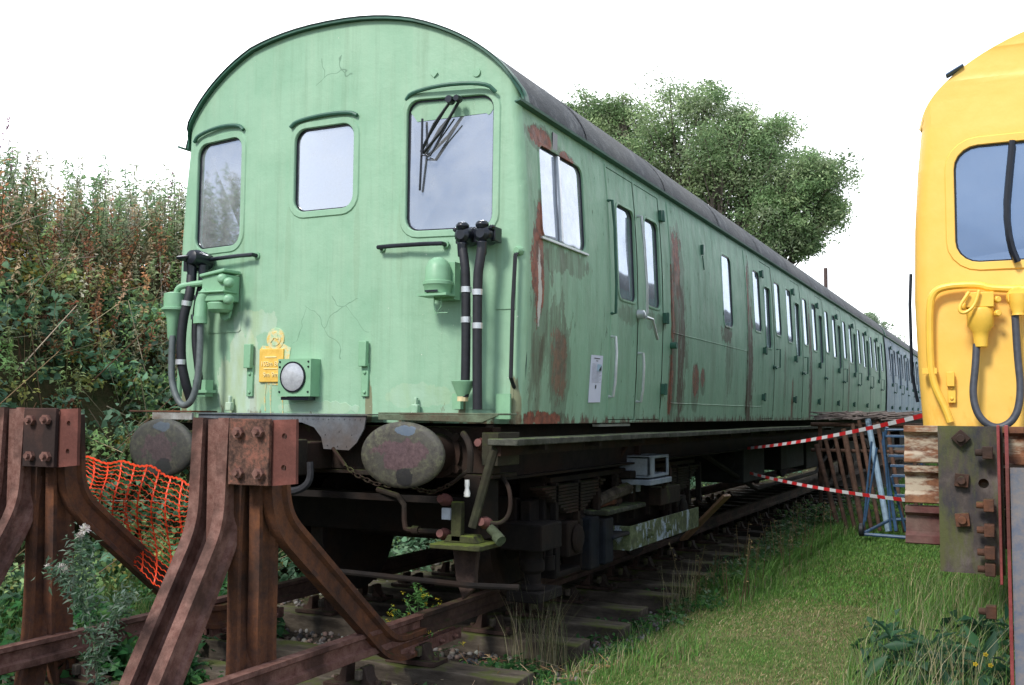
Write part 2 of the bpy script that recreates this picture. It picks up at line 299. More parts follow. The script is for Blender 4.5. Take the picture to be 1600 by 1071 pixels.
# ------------------------------------------------------------------ carriage body
HWT = [(1.33, 1.425), (1.7, 1.448), (2.2, 1.465), (2.7, 1.455), (3.1, 1.43), (3.40, 1.40)]
def hw(z):
    z = max(1.33, min(3.40, z))
    for (a, p), (b, q) in zip(HWT, HWT[1:]):
        if z <= b: t = (z-a)/(b-a); t2 = t; return p+(q-p)*t2
    return 1.40
def archz(x): return 3.40+.69*max(0, 1-(min(1, abs(x)/1.42))**2.2)**.625
ARCH = [(1.42*math.cos(math.pi*i/44)**1 if True else 0) for i in range(45)]
def archpts(k=44, grow=0):
    p = []
    for i in range(k+1):
        t = math.pi*i/k; x = 1.42*math.copysign(abs(math.cos(t))**.85, math.cos(t)); p.append((x+grow*math.cos(t), (archz(x) if 0 < i < k else 3.40)+grow*math.sin(t)))
    return p
def fill(outer, holes, cutx, cutz, fn, mi=0):
    loops = [[Vector((a, b, 0)) for a, b in outer]]+[[Vector((a, b, 0)) for a, b in h] for h in holes]
    tri = tessellate_polygon(loops); flat = [p for l in loops for p in l]
    bm = bmesh.new(); vs = [bm.verts.new(p) for p in flat]
    for t in tri:
        try: bm.faces.new([vs[i] for i in t])
        except ValueError: pass
    bmesh.ops.dissolve_degenerate(bm, dist=1e-5, edges=bm.edges)
    for c in cutx: bmesh.ops.bisect_plane(bm, geom=bm.verts[:]+bm.edges[:]+bm.faces[:], plane_co=(c, 0, 0), plane_no=(1, 0, 0), dist=1e-4)
    for c in cutz: bmesh.ops.bisect_plane(bm, geom=bm.verts[:]+bm.edges[:]+bm.faces[:], plane_co=(0, c, 0), plane_no=(0, 1, 0), dist=1e-4)
    bm.verts.index_update()
    r = ([fn(v.co.x, v.co.y, 0) for v in bm.verts], [[v.index for v in f.verts] for f in bm.faces]); bm.free(); return r
def loopstrip(b, a, c, fn, da, dc, mi=0):
    n = len(a); b.add([fn(u, v, da) for u, v in a]+[fn(u, v, dc) for u, v in c], [(i, (i+1) % n, (i+1) % n+n, i+n) for i in range(n)], mi)
def win_parts(fn, h, parent, frame_mat, seal_mat, glass, depth=.035, ringw=.045, proud=.010, name='window', seal=.012, extra=None):
    """h=(cu,cv,w,h,r). raised surround + dark seal + pane"""
    cu, cv, w, hh, r = h; R = lambda g: rrect(cu, cv, w+2*g, hh+2*g, max(.01, r+g))
    b = B(); loopstrip(b, R(ringw), R(ringw-.008), fn, 0, proud); loopstrip(b, R(ringw-.008), R(.004), fn, proud, proud); loopstrip(b, R(.004), R(0), fn, proud, .004)
    loopstrip(b, R(0), R(0), fn, .004, -depth); loopstrip(b, R(0), R(-seal), fn, -depth+.014, -depth+.014, 1); loopstrip(b, R(-seal), R(-seal), fn, -depth+.014, -depth+.002, 1)
    if extra: extra(b)
    wo = b.build(name, [frame_mat, seal_mat], parent)
    g = B(); p = R(-seal+.006); g.add([fn(u, v, -depth+.005) for u, v in p], [list(range(len(p)))]); g.build('window_pane', glass, wo, smooth=0)
    return wo
def inner_box(b, x0, x1, y0, y1, z0, z1): b.bx(x0, x1, y0, y1, z0, z1)
def body_side(root, sx, xc, y0, y1, wins, doors, mat, holes_only=False, mullions=()):
    fn = lambda y, z, d: Vector((xc+sx*(hw(z)+d), y, z))
    holes = [rrect(a, b, w, h, r) for a, b, w, h, r in wins]+[[(d0, 1.352), (d1, 1.352), (d1, 3.33), (d0, 3.33)] for d0, d1, _ in doors]
    vs, fs = fill([(y0, 1.33), (y1, 1.33), (y1, 3.40), (y0, 3.40)], holes, [], [1.45+.15*i for i in range(13)], fn)
    b = B(); b.add(vs, fs)
    for h in holes[len(wins):]:
        loopstrip(b, h, h, fn, 0, -.05)
    side = b.build('body_side', mat, root, smooth=30)
    for h in wins: win_parts(fn, h, root, mat, BLK, GLS if h[0] > 1.3 else GL, .014 if h[0] > 3 else .022, .025, .006, seal=.007)
    for d0, d1, wh in doors:
        g = .009; o = [(d0+g, 1.358), (d1-g, 1.358), (d1-g, 3.324), (d0+g, 3.324)]
        vs, fs = fill(o, [rrect(*wh)], [], [1.45+.15*i for i in range(13)], lambda y, z, d: fn(y, z, -.004)); db = B(); db.add(vs, fs)
        loopstrip(db, o, o, fn, -.004, -.045)
        do = db.build('door', mat, root, smooth=30)
        win_parts(fn, wh, do, mat, BLK, GLS, .03, .02, .004, 'window')
        hb = B()
        if d0 > 5:
            for z in (1.62, 2.2, 3.16): hb = B(); hb.box(fn(d0-.02, z, .018), (.05, .07, .075)); hb.cyl(fn(d0-.0, z-.05, .03), fn(d0-.0, z+.05, .03), .014); hb.build('hinge', GD, do)
            kb = B(); kb.tube([fn(d1-.07, 2.02, .0), fn(d1-.07, 2.02, .05), fn(d1-.16, 2.0, .055)], .013, 8); kb.rev(fn(d1-.07, 2.02, 0), (sx, 0, 0), [(0, .03), (.015, .03)], 12); kb.build('door_handle', GD, do)
            if (d0*10) % 3 > 1: rb = B(); rb.tube([fn(d1+.10, 2.26, 0), fn(d1+.10, 2.26, .05), fn(d1+.10, 2.02, .05), fn(d1+.10, 2.02, 0)], .009, 6); rb.build('grab_handle', GD, root)
    return fn
def roof(root, xc, y0, y1, plan, mat, rim, gut=True):
    ap = archpts(44, .022 if gut else -.02); ai = archpts(44, .002); b = B(); ys = [None]+[y0+.5+(y1-y0-.5)*i/12 for i in range(13)]; n = len(ap); vs = []; fs = []
    for k, y in enumerate(ys):
        for x, z in ap: vs.append(Vector((xc+x, (y0+plan(x)-.045) if y is None else y, z)))
    for k in range(len(ys)-1):
        for i in range(n-1): fs.append((k*n+i, k*n+i+1, (k+1)*n+i+1, (k+1)*n+i))
    b.add(vs, fs)
    b.add([Vector((xc+x, y1, z)) for x, z in ap], [list(range(n))])
    ro = b.build('roof', mat, root, smooth=40)
    if not gut: return ro
    rb = B(); pts = lambda A, dy: [Vector((xc+x, y0+plan(x)+dy, z)) for x, z in A]
    ao = archpts(44, .024); q = [pts(ao, -.035), pts(ao, .03), pts(ai, .03), pts(ai, -.035)]; m = len(ao); vs = sum(q, [])
    fs = [(a*m+i, a*m+i+1, ((a+1) % 4)*m+i+1, ((a+1) % 4)*m+i) for a in range(4) for i in range(m-1)]
    rb.add(vs, fs); rb.build('roof_rim', rim, root, smooth=50)
    for sx in ((1, -1) if gut else ()):
        gb = B(); x = xc+sx*1.405
        prof = [(0, 0), (.04, .008), (.044, .024), (.036, .024), (.033, .014), (.0, .011)]
        gb.prism(prof, lambda a, c: (x+sx*a, y0+.06, 3.385+c), (0, y1-y0-.06, 0)); gb.build('gutter', GD, root, 0)
    if y0 < 5:
        sb = B()
        for yy in [y0+1.9*i+1.2 for i in range(10)]:
            for i in range(n-1):
                (xa, za), (xb, zb) = ap[i], ap[i+1]; sb.add([(xc+xa*1.003, yy, za+.006), (xc+xa*1.003, yy+.05, za+.006), (xc+xb*1.003, yy+.05, zb+.006), (xc+xb*1.003, yy, zb+.006)], [(0, 1, 2, 3)])
        sb.build('roof_seam', mat, ro, 40)
    return ro
def cab_face(root, xc, y0, plan, wins, mat, cutx, name='cab_front', glass=GL, ring=.05, sealm=BLK):
    fn = lambda x, z, d: Vector((xc+x, y0+plan(x, z)-d, z))
    zs = [1.33, 1.45, 1.6, 1.8, 2.0, 2.2, 2.4, 2.7, 2.9, 3.1, 3.25, 3.4]
    outer = [(-hw(z), z) for z in zs][::-1]+[(hw(z), z) for z in zs]
    outer = outer+[p for p in archpts(44)[1:-1]]
    vs, fs = fill(outer, [rrect(*w) for w in wins], cutx, [1.5+.2*i for i in range(13)], fn)
    b = B(); b.add(vs, fs); fo = b.build(name, mat, root, smooth=30); mv = fo.data.vertices; ox = rootloc(root).x
    for ed in fo.data.edges:
        if all(abs(abs(mv[i].co.x+ox-xc)-.675) < 1e-3 for i in ed.vertices): ed.use_edge_sharp = True
    for w in wins: win_parts(fn, w, root, mat, sealm, glass, .03, ring, .009)
    return fn
def gplan(x, z=3.3):
    a = abs(x); w = hw(z); e_ = w-.07
    y = 0 if a < .675 else (min(a, e_)-.675)*.11/(e_-.675)
    if a > e_: t = min(1, (a-e_)/.07); y += .07*(1-math.sqrt(max(0, 1-t*t)))
    return y
T = thing('green_carriage', (0, 0, 0), 'light green railway carriage with peeling paint and a flat three window cab', 'railway carriage')
WR = (.955, 2.985, .60, .76, .08); WC = (-.035, 3.085, .50, .59, .09); WL = (-1.025, 3.0, .49, .80, .09)
WR = (.94, 3.03, .60, .88, .09)
fnF = cab_face(T, 0, 0, gplan, [WR, WC, WL], GF, [s_*v for s_ in (-1, 1) for v in (.675, 1.1, 1.33, 1.35, 1.365, 1.38, 1.39, 1.40, 1.41, 1.42, 1.43, 1.44, 1.45, 1.458)])
DOORW = [(1.69, 2.31, (2.06, 2.69, .42, .76, .07)), (2.35, 2.99, (2.73, 2.70, .38, .76, .07))]
WIN = [(.77, 2.88, .76, .62, .07), (5.33, 2.75, .40, .78, .08)]
for k in range(7):
    c = 7.42+2.035*k
    DOORW.append((c-.33, c+.33, (c, 2.64, .36, .78, .06))); WIN += [(c-.62, 2.79, .36, .74, .06), (c+.62, 2.81, .36, .70, .06)]
fnS = body_side(T, 1, 0, .179, 20.9, WIN, DOORW, GS)
body_side(T, -1, 0, .179, 20.9, WIN, DOORW, GS)
for sx in (1,):
    b = B(); b.add([fnS(y, z, d) for z in (2.58, 2.88, 3.18) for y, d in ((.70, -.012), (.70, .008), (.735, .008), (.735, -.012))], [(4*k+j, 4*k+(j+1)%4, 4*k+4+(j+1)%4, 4*k+4+j) for k in (0, 1) for j in range(4)]); b.bx(1.45, 1.475, .36, 1.18, 2.545, 2.562); b.build('sliding_window_frame', ALU, T, bevel=.003)
roof(T, 0, 0, 20.9, gplan, ROOFM, GD)
b = B(); b.bx(-1.39, 1.39, .30, 20.85, 1.40, 1.45); b.bx(-1.38, 1.38, 1.52, 1.56, 1.45, 3.37)
for k in range(9): y = 4.1+2.035*k-.0; b.bx(-1.38, 1.38, y, y+.03, 1.45, 3.36)
b.bx(-1.37, 1.37, 20.84, 20.88, 1.40, 3.36); b.build('interior', INT, T, 0)
b = B()
for k in range(7):
    for s_ in (-.72, .72): y = 7.42+2.035*k+s_; b.bx(-1.36, 1.36, y-.07, y+.07, 1.9, 2.45); b.bx(-1.36, 1.36, y-.2, y+.2, 1.75, 1.9)
b.bx(.5, 1.0, .9, 1.3, 1.5, 2.1); b.build('seat', SEAT, T, 0, .02)
# vent slot, seams, beading on the side
b = B(); b.box(fnS(.68, 3.27, .002), (.006, .08, .13)); b.build('vent_slot', BLK, T)
for y in (1.655, 3.24, 6.22, 20.8):
    b = B(); zs = [1.34+.2*i for i in range(11)]; b.add([fnS(y+dy, z, d) for z in zs for dy, d in ((-.006, .001), (0, .007), (.006, .001))], [(3*i+j, 3*i+j+1, 3*i+j+4, 3*i+j+3) for i in range(10) for j in (0, 1)]); b.build('panel_beading', GS, T)
for y0_, y1_, z in ((3.28, 7.0, 1.50), (3.28, 6.2, 2.14)): b = B(); b.add([fnS(y, z+dz, d) for y in (y0_, y1_) for dz, d in ((-.005, .001), (0, .005), (.005, .001))], [(0, 1, 4, 3), (1, 2, 5, 4)]); b.build('panel_beading', GS, T)
# guard door furniture
def rail(pts, r, mat, parent, name='grab_rail', n=8): b = B(); b.tube(pts, r, n, smooth=1); return b.build(name, mat, parent)
for y, z0, z1, m in ((1.66, 2.17, 3.05, GD), (1.67, 1.53, 1.99, ALU), (2.33, 1.50, 1.9, ALU)):
    rail([fnS(y, z1, 0), fnS(y, z1, .055), fnS(y, z0, .055), fnS(y, z0, 0)], .012, m, T)
rail([fnS(2.36, 3.05, .0), fnS(2.36, 3.05, .05), fnS(2.42, 2.25, .05), fnS(2.42, 2.2, .0)], .013, ALU, T)
b = B(); b.tube([fnS(2.36, 2.2, .05), fnS(2.46, 2.19, .07), fnS(2.56, 2.08, .07), fnS(2.64, 2.04, .06)], .014, 8); b.rev(fnS(2.30, 2.22, 0), (1, 0, 0), [(0, .04), (.05, .035), (.06, .02)], 12); b.build('door_handle', ALU, T)
for y, z in ((3.02, 3.17), (3.02, 2.25), (3.02, 1.62)): b = B(); b.box(fnS(y, z, .015), (.03, .1, .09)); b.cyl(fnS(y, z-.05, .03), fnS(y, z+.05, .03), .014); b.build('hinge', GD, T)
b = B(); b.box(fnS(4.33, 3.06, .015), (.03, .03, .10)); b.tube([fnS(4.34, 3.0, .01), fnS(4.37, 2.86, .01)], .006, 6); b.cyl(fnS(3.22, 2.02, 0), fnS(3.22, 2.02, .06), .03); b.build('lamp_bracket', GD, T)
b = B(); b.bx(1.30, 1.36, 1.70, 2.4, 1.30, 1.352); b.build('door_step', WHT, T)
# paper notice taped to the side
nb = B(); nb.prism([(1.26, 1.48), (1.50, 1.485), (1.515, 1.835), (1.275, 1.83)], lambda y, z: fnS(y, z, .003), (.002, 0, 0)); no = nb.build('paper_notice', plain('white_paper', (.66, .68, .8), .8, 0, .03, 8, 0), T, label='white printed paper notice taped beside the double doors')
tb = B(); nyz = lambda y, z: fnS(y, z, .0075)
def bar(y0, y1, z0, z1, mi=0): tb.add([nyz(y0, z0), nyz(y1, z0), nyz(y1, z1), nyz(y0, z1)], [(0, 1, 2, 3)], mi)
bar(1.33, 1.45, 1.806, 1.812); bar(1.37, 1.41, 1.788, 1.793)
for i in range(16):
    z = 1.765-.009*i; bar(1.295, (1.38 if i < 6 else 1.485-.02*((i*7) % 3)), z, z+.0022, 1)
bar(1.375, 1.395, 1.585, 1.612); bar(1.40, 1.485, 1.715, 1.767, 2)
tb.add([fnS(1.42, 1.72, .009), fnS(1.48, 1.72, .009), fnS(1.48, 1.76, .009)], [(0, 1, 2)], 0)
tb.build('printed_text', [plain('black_print', (.03, .03, .04)), plain('grey_print', (.3, .3, .36)), plain('photo_print', (.35, .5, .6))], no, 0)
# ---- cab front fittings
def eyebrow(pts, m=GD):
    b = B(); b.tube(pts, .014, 8, smooth=2); return b.build('rain_strip', m, T)
eyebrow([(.63, .0, 3.48), (.68, -.02, 3.52), (.94, -.01, 3.545), (1.21, .04, 3.53), (1.265, .07, 3.47)])
eyebrow([(-.32, -.015, 3.40), (-.27, -.015, 3.44), (-.03, -.015, 3.46), (.19, -.015, 3.45), (.245, -.015, 3.42)])
eyebrow([(-1.31, .09, 3.43), (-1.26, .07, 3.47), (-1.02, .035, 3.505), (-.80, .0, 3.48), (-.76, .0, 3.44)])
b = B(); p = rrect(WR[0], 3.405, .575, .11, .05); p = [(x, z-.015*math.sin(x*37)-.01*math.sin(x*91) if z < 3.4 else z) for x, z in p]
b.add([fnF(x, z, -.022) for x, z in p], [list(range(len(p)))]); b.build('painted_over_glass', GF, T)
def hrail(a, c, m=BLK):
    a = Vector(a); c = Vector(c); o = Vector((0, -.07, 0)); b = B(); b.tube([a, a+o, c+o, c], .015, 8, smooth=1); b.rev(a+Vector((0, 0, 0)), (0, -1, 0), [(0, .028), (.012, .026)], 10, 1); b.rev(c, (0, -1, 0), [(0, .028), (.012, .026)], 10, 1); b.build('grab_rail', [m, GP], T)
hrail((.46, 0, 2.49), (.93, .03, 2.49)); hrail((-1.08, .06, 2.50), (-.60, 0, 2.505))
b = B(); b.tube([(1.415, .14, 2.43), (1.42, .06, 2.40), (1.41, .05, 2.1), (1.40, .05, 1.62), (1.39, .12, 1.56)], .013, 8); b.rev((1.415, .13, 2.43), (0, -1, 0), [(0, .035), (.03, .03), (.05, .02)], 10, 1); b.box((1.34, .07, 1.44), (.10, .02, .16), None, 1); b.build('corner_handrail', [RUB, GP], T)
b = B(); b.rev(fnF(.83, 3.64, 0), (0, -1, 0), [(0, .028), (.01, .028)], 4); b.build('blanking_plate', GF, T); b = B(); b.rev(fnF(1.12, 3.62, 0), (0, -1, 0), [(0, .03), (.008, .028)], 16); b.build('blanking_plate', GF, T)
# wiper
b = B(); q = lambda px, py, d=.05: F(px, py, .05-d)
b.rev(q(706, 158, .03), (0, -1, 0), [(0, .03), (.05, .025)], 10); b.rev(q(718, 156, .03), (0, -1, 0), [(0, .025), (.05, .02)], 10)
b.tube([q(706, 156), q(678, 195), q(658, 238)], .010, 6); b.tube([q(719, 156), q(690, 205), q(661, 240)], .010, 6); b.tube([q(703, 160), q(665, 222)], .006, 6); b.tube([q(714, 165), q(672, 244), q(664, 242)], .006, 6)
b.tube([q(660, 186, .05), q(659, 235, .06), q(656, 298, .04)], .008, 6); b.tube([q(710, 186, .05), q(690, 215, .05), q(672, 244, .06), q(658, 243, .07)], .005, 6); b.build('windscreen_wiper', BLK, T)
# jumper heads and hoses, right
b = B(); b.bx(1.045, 1.33, -.05, .05, 2.475, 2.57)
for x in (1.12, 1.26): b.rev((x, -.05, 2.52), (0, -1, 0), [(-.08, .06), (.0, .062), (.05, .055), (.07, .03)], 16); b.rev((x, -.09, 2.57), (0, 0, 1), [(-.02, .035), (.01, .045), (.03, .03)], 12); b.cyl((x, -.09, 2.47), (x, -.09, 2.38), .035, .028)
for x in (1.06, 1.32): b.rev((x, -.05, 2.56), (0, -1, 0), [(0, .02), (.04, .015)], 8)
b.build('jumper_head', BLK, T, bevel=.008)
def hose(pts, r, m, bands=(), name='jumper_hose', sm=3):
    b = B(); b.tube(pts, r, 12, smooth=sm); h = b.build(name, m, T)
    for (p, d) in bands: c = B(); d = Vector(d).normalized()*.018; c.cyl(Vector(p)-d, Vector(p)+d, r*1.13, n=14); c.build('hose_clip', ALU, h)
hose([(1.12, -.09, 2.44), (1.14, -.10, 2.36), (1.155, -.10, 2.25), (1.155, -.09, 1.62), (1.14, -.08, 1.50)], .030, RUB, [((1.156, -.10, 2.17), (0, 0, 1)), ((1.155, -.095, 1.98), (0, 0, 1))])
hose([(1.26, -.09, 2.44), (1.25, -.10, 2.33), (1.235, -.10, 2.25), (1.235, -.09, 1.62), (1.235, -.08, 1.42)], .031, RUB, [((1.236, -.10, 2.15), (0, 0, 1)), ((1.236, -.095, 1.94), (0, 0, 1))])
b = B(); b.rev((1.13, -.08, 1.50), (0, 0, 1), [(0, .035), (.08, .07), (.095, .075), (.10, .06)], 16); b.cyl((1.13, -.08, 1.47), (1.13, -.08, 1.51), .035, n=10, mi=1); b.bx(1.02, 1.08, -.02, .02, 1.42, 1.52); b.build('hose_cup', [GP, plain('cream_plastic', (.6, .5, .28))], T)
b = B(); p = rrect(1.18, 1.55, .42, .26, .04); b.prism(p, lambda x, z: fnF(x, z, .004), (0, .01, 0)); b.build('cover_plate', GF, T)
b = B(); p = [(1.27, 2.28), (1.40, 2.36), (1.40, 2.06), (1.27, 2.06)]; b.prism(p, lambda x, z: fnF(x, z, .006), (0, .012, 0)); b.build('cover_plate', GF, T)
# warning horn dome
b = B(); X0 = .945; b.rev((X0, -.09, 2.20), (0, 0, 1), [(-.06, .05), (-.045, .085), (.0, .09), (.01, .098), (.03, .098), (.035, .085), (.12, .082), (.165, .06), (.185, .03), (.19, .005)], 20); b.bx(X0-.05, X0+.10, -.05, .02, 2.12, 2.36); b.bx(X0-.105, X0+.105, -.17, -.02, 2.135, 2.15); b.tube([(X0-.02, -.1, 2.15), (X0-.02, -.1, 2.05), (X0-.0, -.1, 2.02)], .004, 5); b.tube([(X0+.03, -.1, 2.15), (X0+.03, -.1, 2.07), (X0+.0, -.1, 2.03), (X0+.08, -.1, 2.03)], .004, 5); b.build('warning_horn', GP, T, bevel=.004)
b = B(); b.bx(X0-.045, X0+.045, -.178, -.17, 2.158, 2.17); b.build('horn_slot', BLK, T)
# left jumper gear
b = B(); b.rev(F(291, 403, -.12), (0, -.25, 1), [(-.02, .045), (.0, .07), (.015, .07), (.02, .05)], 16); b.rev(F(318, 408, -.02), (0, -1, .1), [(-.05, .06), (.08, .065), (.13, .05), (.14, .02)], 16); b.box(F(304, 415, -.04), (.10, .12, .10)); b.cyl(F(300, 410, -.1), F(300, 445, -.1), .04, .03); b.cyl(F(318, 415, -.07), F(316, 450, -.07), .035, .03); b.build('jumper_head', BLK, T)
hose([F(299, 430, -.1), F(297, 460, -.14), F(285, 500, -.16), F(282, 560, -.16), F(290, 600, -.13), F(298, 625, -.08)], .033, RUB, [(F(292, 474, -.152), (.15, 0, 1)), (F(282.5, 566, -.16), (0, 0, 1))])
hose([F(316, 440, -.07), F(307, 480, -.08), F(304, 530, -.09), F(310, 580, -.07), F(314, 610, -.04)], .026, RUB, [(F(308, 466, -.075), (.1, 0, 1)), (F(304.5, 496, -.08), (0, 0, 1))])
hose([F(270, 525, -.16), F(268, 560, -.17), F(268, 600, -.18), F(282, 636, -.19), F(300, 630, -.19), F(310, 590, -.18), F(313, 540, -.17), F(313, 505, -.16)], .024, GREYRUB, [])
b = B(); b.rev(F(272, 485, -.14), (0, 0, 1), [(-.22, .03), (-.2, .042), (-.06, .05), (-.01, .075), (0, .09), (.015, .09), (.02, .075), (.12, .075), (.13, .04)], 18); b.build('air_coupling', GP, T)
b = B(); b.tube([F(275, 462, -.14), F(278, 450, -.14), F(290, 446, -.14), F(330, 441, -.12)], .022, 10, smooth=2); b.tube([F(282, 560, -.05), F(280, 620, -.05)], .018, 8); b.build('air_pipe', GP, T)
b = B(); b.tube([F(326, 455, -.13), F(317, 466, -.14), F(314, 480, -.15), F(313, 498, -.16)], .045, 14, smooth=2); b.cyl(F(313, 495, -.16), F(313, 506, -.16), .05, n=14); b.build('pipe_elbow', GP, T)
b = B(); c = F(345, 452, -.08); b.box(c, (.21, .16, .19)); b.box(c+Vector((0, -.01, .105)), (.23, .18, .025), Matrix.Rotation(math.radians(-8), 3, 'Y')); b.rev(c+Vector((0, 0, -.10)), (0, 0, -1), [(0, .095), (.05, .085), (.07, .06)], 16); b.box(c+Vector((-.0, -.03, -.03)), (.235, .15, .015))
for dx, dz in ((.08, .06), (.14, .03), (.14, -.09)): b.rev(c+Vector((dx, -.07, dz)), (.5, -1, 0), [(0, .04), (.03, .035), (.045, .02)], 12)
b.build('jumper_socket', GP, T, bevel=.008)
b = B(); c = F(351, 488, -.05); b.prism([(-.03, .1), (.03, .1), (.05, .0), (.035, -.045), (0, -.06), (-.035, -.045), (-.05, .0)], lambda x, z: c+Vector((x, 0, z)), (0, .02, 0)); b.build('socket_lid', GP, T)
b = B(); p = [(-.74, 2.28), (-.74, 1.98), (-.76, 1.965), (-.98, 1.965), (-1.1, 1.97), (-1.1, 2.3)]; b.prism(p, lambda x, z: fnF(x, z, .006), (0, .015, 0)); b.build('cover_plate', GF, T)
b = B(); b.box(F(317, 607, -.02), (.12, .08, .12)); b.box(F(317, 612, -.03), (.16, .1, .02)); b.build('hose_holder', GP, T)
# lamp brackets
for x in (.345, -.63):
    b = B(); b.bx(x-.03, x+.03, -.05, -.012, 1.70, 1.87); b.bx(x-.024, x+.03, -.018, .006, 1.50, 1.72)
    for z in (1.53, 1.66): b.rev((x+.005, -.018, z), (0, -1, 0), [(0, .014), (.012, .01)], 8)
    b.build('lamp_bracket', GP, T, bevel=.006)
for x, z in ((-.80, 1.43), (.75, 1.42)): b = B(); b.bx(x-.025, x+.025, -.04, 0, z-.03, z+.03); b.box((x, -.015, z+.05), (.02, .03, .05)); b.build('small_bracket', GF, T, bevel=.006)
# yellow worn number plate with a round emblem above, and drips of paint
YW = N('yellow_worn_paint', .55); _a = YW.noise(18, 6, .7); YW.col(YW.ramp(_a, (.3, (.62, .36, .05)), (.6, (.78, .5, .10)), (.78, (.70, .62, .35)))).bump(_a, .3, .004); YW = YW.m
YG = N('half_worn_emblem_paint', .55); _a = YG.noise(22, 6, .7); YG.col(YG.ramp(_a, (.40, (.35, .55, .34)), (.5, (.62, .60, .35)), (.6, (.70, .48, .12)))).bump(_a, .5, .006); YG = YG.m
b = B(); b.bx(-.545, -.335, -.018, .004, 1.60, 1.835); po = b.build('number_plate', YW, T, bevel=.005)
def text(s_, x, z, size, y, parent, mat, rot=0, ext=.003, name='lettering'):
    cu = D.curves.new('t', 'FONT'); cu.body = s_; cu.size = size; cu.extrude = ext; cu.align_x = 'CENTER'; to = D.objects.new('t', cu); S.collection.objects.link(to)
    dg = bpy.context.evaluated_depsgraph_get(); me = D.meshes.new_from_object(to.evaluated_get(dg)); D.objects.remove(to)
    o_ = rootloc(parent)
    for v in me.vertices: v.co = Vector((v.co.x+x, y-v.co.z, v.co.y+z))-o_
    me.materials.clear(); me.materials.append(mat); ob = D.objects.new(name, me); S.collection.objects.link(ob); ob.parent = parent; return ob
YT = plain('raised_yellow_lettering', (.86, .70, .32), .5, 0, .1, 30)
text('102m 8m', -.437, 1.714, .048, -.021, po, YT); text('9m 9m', -.437, 1.638, .048, -.021, po, YT)
b = B(); b.bx(-.49, -.39, -.022, -.018, 1.773, 1.782); b.bx(-.50, -.38, -.022, -.018, 1.692, 1.698); b.build('raised_line', YT, po)
b = B(); b.rev((-.415, 0, 1.905), (0, -1, 0), [(0, .078), (.008, .076)], 24); eo = b.build('round_emblem', YG, T)
b = B(); b.rev((-.415, -.008, 1.905), (0, -1, 0), [(0, .052), (.004, .05)], 20); b.tube([(-.45, -.012, 1.88), (-.42, -.012, 1.915), (-.385, -.012, 1.90), (-.40, -.012, 1.94)], .006, 6); b.build('emblem_relief', YG, eo)
b = B(); b.prism([(-.55, 1.83), (-.53, 1.86), (-.45, 1.85), (-.36, 1.88), (-.31, 1.85), (-.28, 1.84), (-.29, 1.78), (-.30, 1.60), (-.31, 1.575), (-.48, 1.585), (-.49, 1.6), (-.55, 1.6)], lambda x, z: (x, -.004, z), (0, .003, 0))
for x, z0, w in ((-.50, 1.40, .005), (-.455, 1.47, .006), (-.45, 1.36, .004), (-.345, 1.38, .005)): b.tube([(x+.01, -.001, 1.6), (x, -.001, (1.6+z0)/2), (x+.008, -.001, z0)], w, 6)
b.build('yellow_drips', YG, T, 0)
# electric headlight
b = B(); ho = [(-.30, 1.50), (-.025, 1.50), (-.025, 1.755), (-.30, 1.755)]; hh_ = [(-.17+.094*math.cos(-a*math.pi/16), 1.632+.094*math.sin(-a*math.pi/16)) for a in range(32)]; ff = lambda u, v, d: Vector((u, -.11+d, v)); b.add(*fill(ho, [hh_], [], [], ff)); loopstrip(b, ho, ho, ff, 0, .11); loopstrip(b, hh_, hh_, ff, 0, .01); hl = b.build('headlight', GP, T)
b = B(); b.rev((-.17, -.108, 1.632), (0, -1, 0), [(0, .105), (.014, .105), (.014, .095), (.0, .093)], 32, cap=False); b.build('headlight_rim', BLK, hl)
b = B(); b.rev((-.17, -.106, 1.632), (0, 1, 0), [(0, .096), (.02, .08), (.04, .045), (.05, .008)], 28, cap=False); b.build('reflector', CHROME, hl, 60)
b = B(); b.rev((-.17, -.12, 1.632), (0, -1, 0), [(0, .096), (.006, .08), (.012, .04), (.014, .005)], 28); b.build('headlight_lens', glass_mat('lens_glass', .3, .5), hl, 60)
b = B(); b.bx(-.28, -.05, -.10, -.02, 1.475, 1.497); b.build('lamp_drain', BLK, hl)
for x in (-.285, -.045):
    for z in (1.53, 1.70, 1.735): b = B(); b.rev((x, -.11, z), (0, -1, 0), [(0, .008), (.006, .006)], 8); b.build('screw', BLK, hl)
# steps, headstock, valance
b = B(); b.bx(.62, 1.47, -.26, .0, 1.385, 1.397); b.prism([(.62, 1.384), (1.47, 1.384), (1.36, 1.34), (.62, 1.35)], lambda x, z: (x, -.26, z), (0, .02, 0)); b.build('front_step', rusty('rusty_green_step', (.10, .12, .075), (.16, .20, .13), (.10, .045, .03), 10), T, bevel=.003)
b = B(); b.bx(-1.52, -.93, -.26, .0, 1.385, 1.397); b.build('front_step', RUSTM, T, bevel=.003)
b = B(); b.bx(-1.30, -.93, -.255, -.235, 1.335, 1.383); b.build('step_edge', rusty('dirty_white_edge', (.30, .30, .28), (.42, .42, .40), (.15, .11, .08), 14), T)
VAL = rusty('weathered_valance_steel', (.09, .10, .12), (.17, .19, .21), (.11, .09, .08), 7, 0, .5, .3)
b = B(); vp = [(-.92, 1.375), (.49, 1.375), (.475, 1.29), (.42, 1.20), (.36, 1.15), (.16, 1.155), (.14, 1.23), (.08, 1.295), (-.02, 1.325), (-.14, 1.33), (-.92, 1.33)]
b.prism(vp, lambda x, z: (x, -.20, z), (0, .012, 0)); b.prism([(-.92, 1.376), (.51, 1.376), (.51, 1.384), (-.92, 1.384)], lambda x, z: (x, -.215, z), (0, .2, 0))
for i in range(14): b.rev((-.1+.042*i, -.2, 1.35), (0, -1, 0), [(0, .005), (.004, .004)], 6)
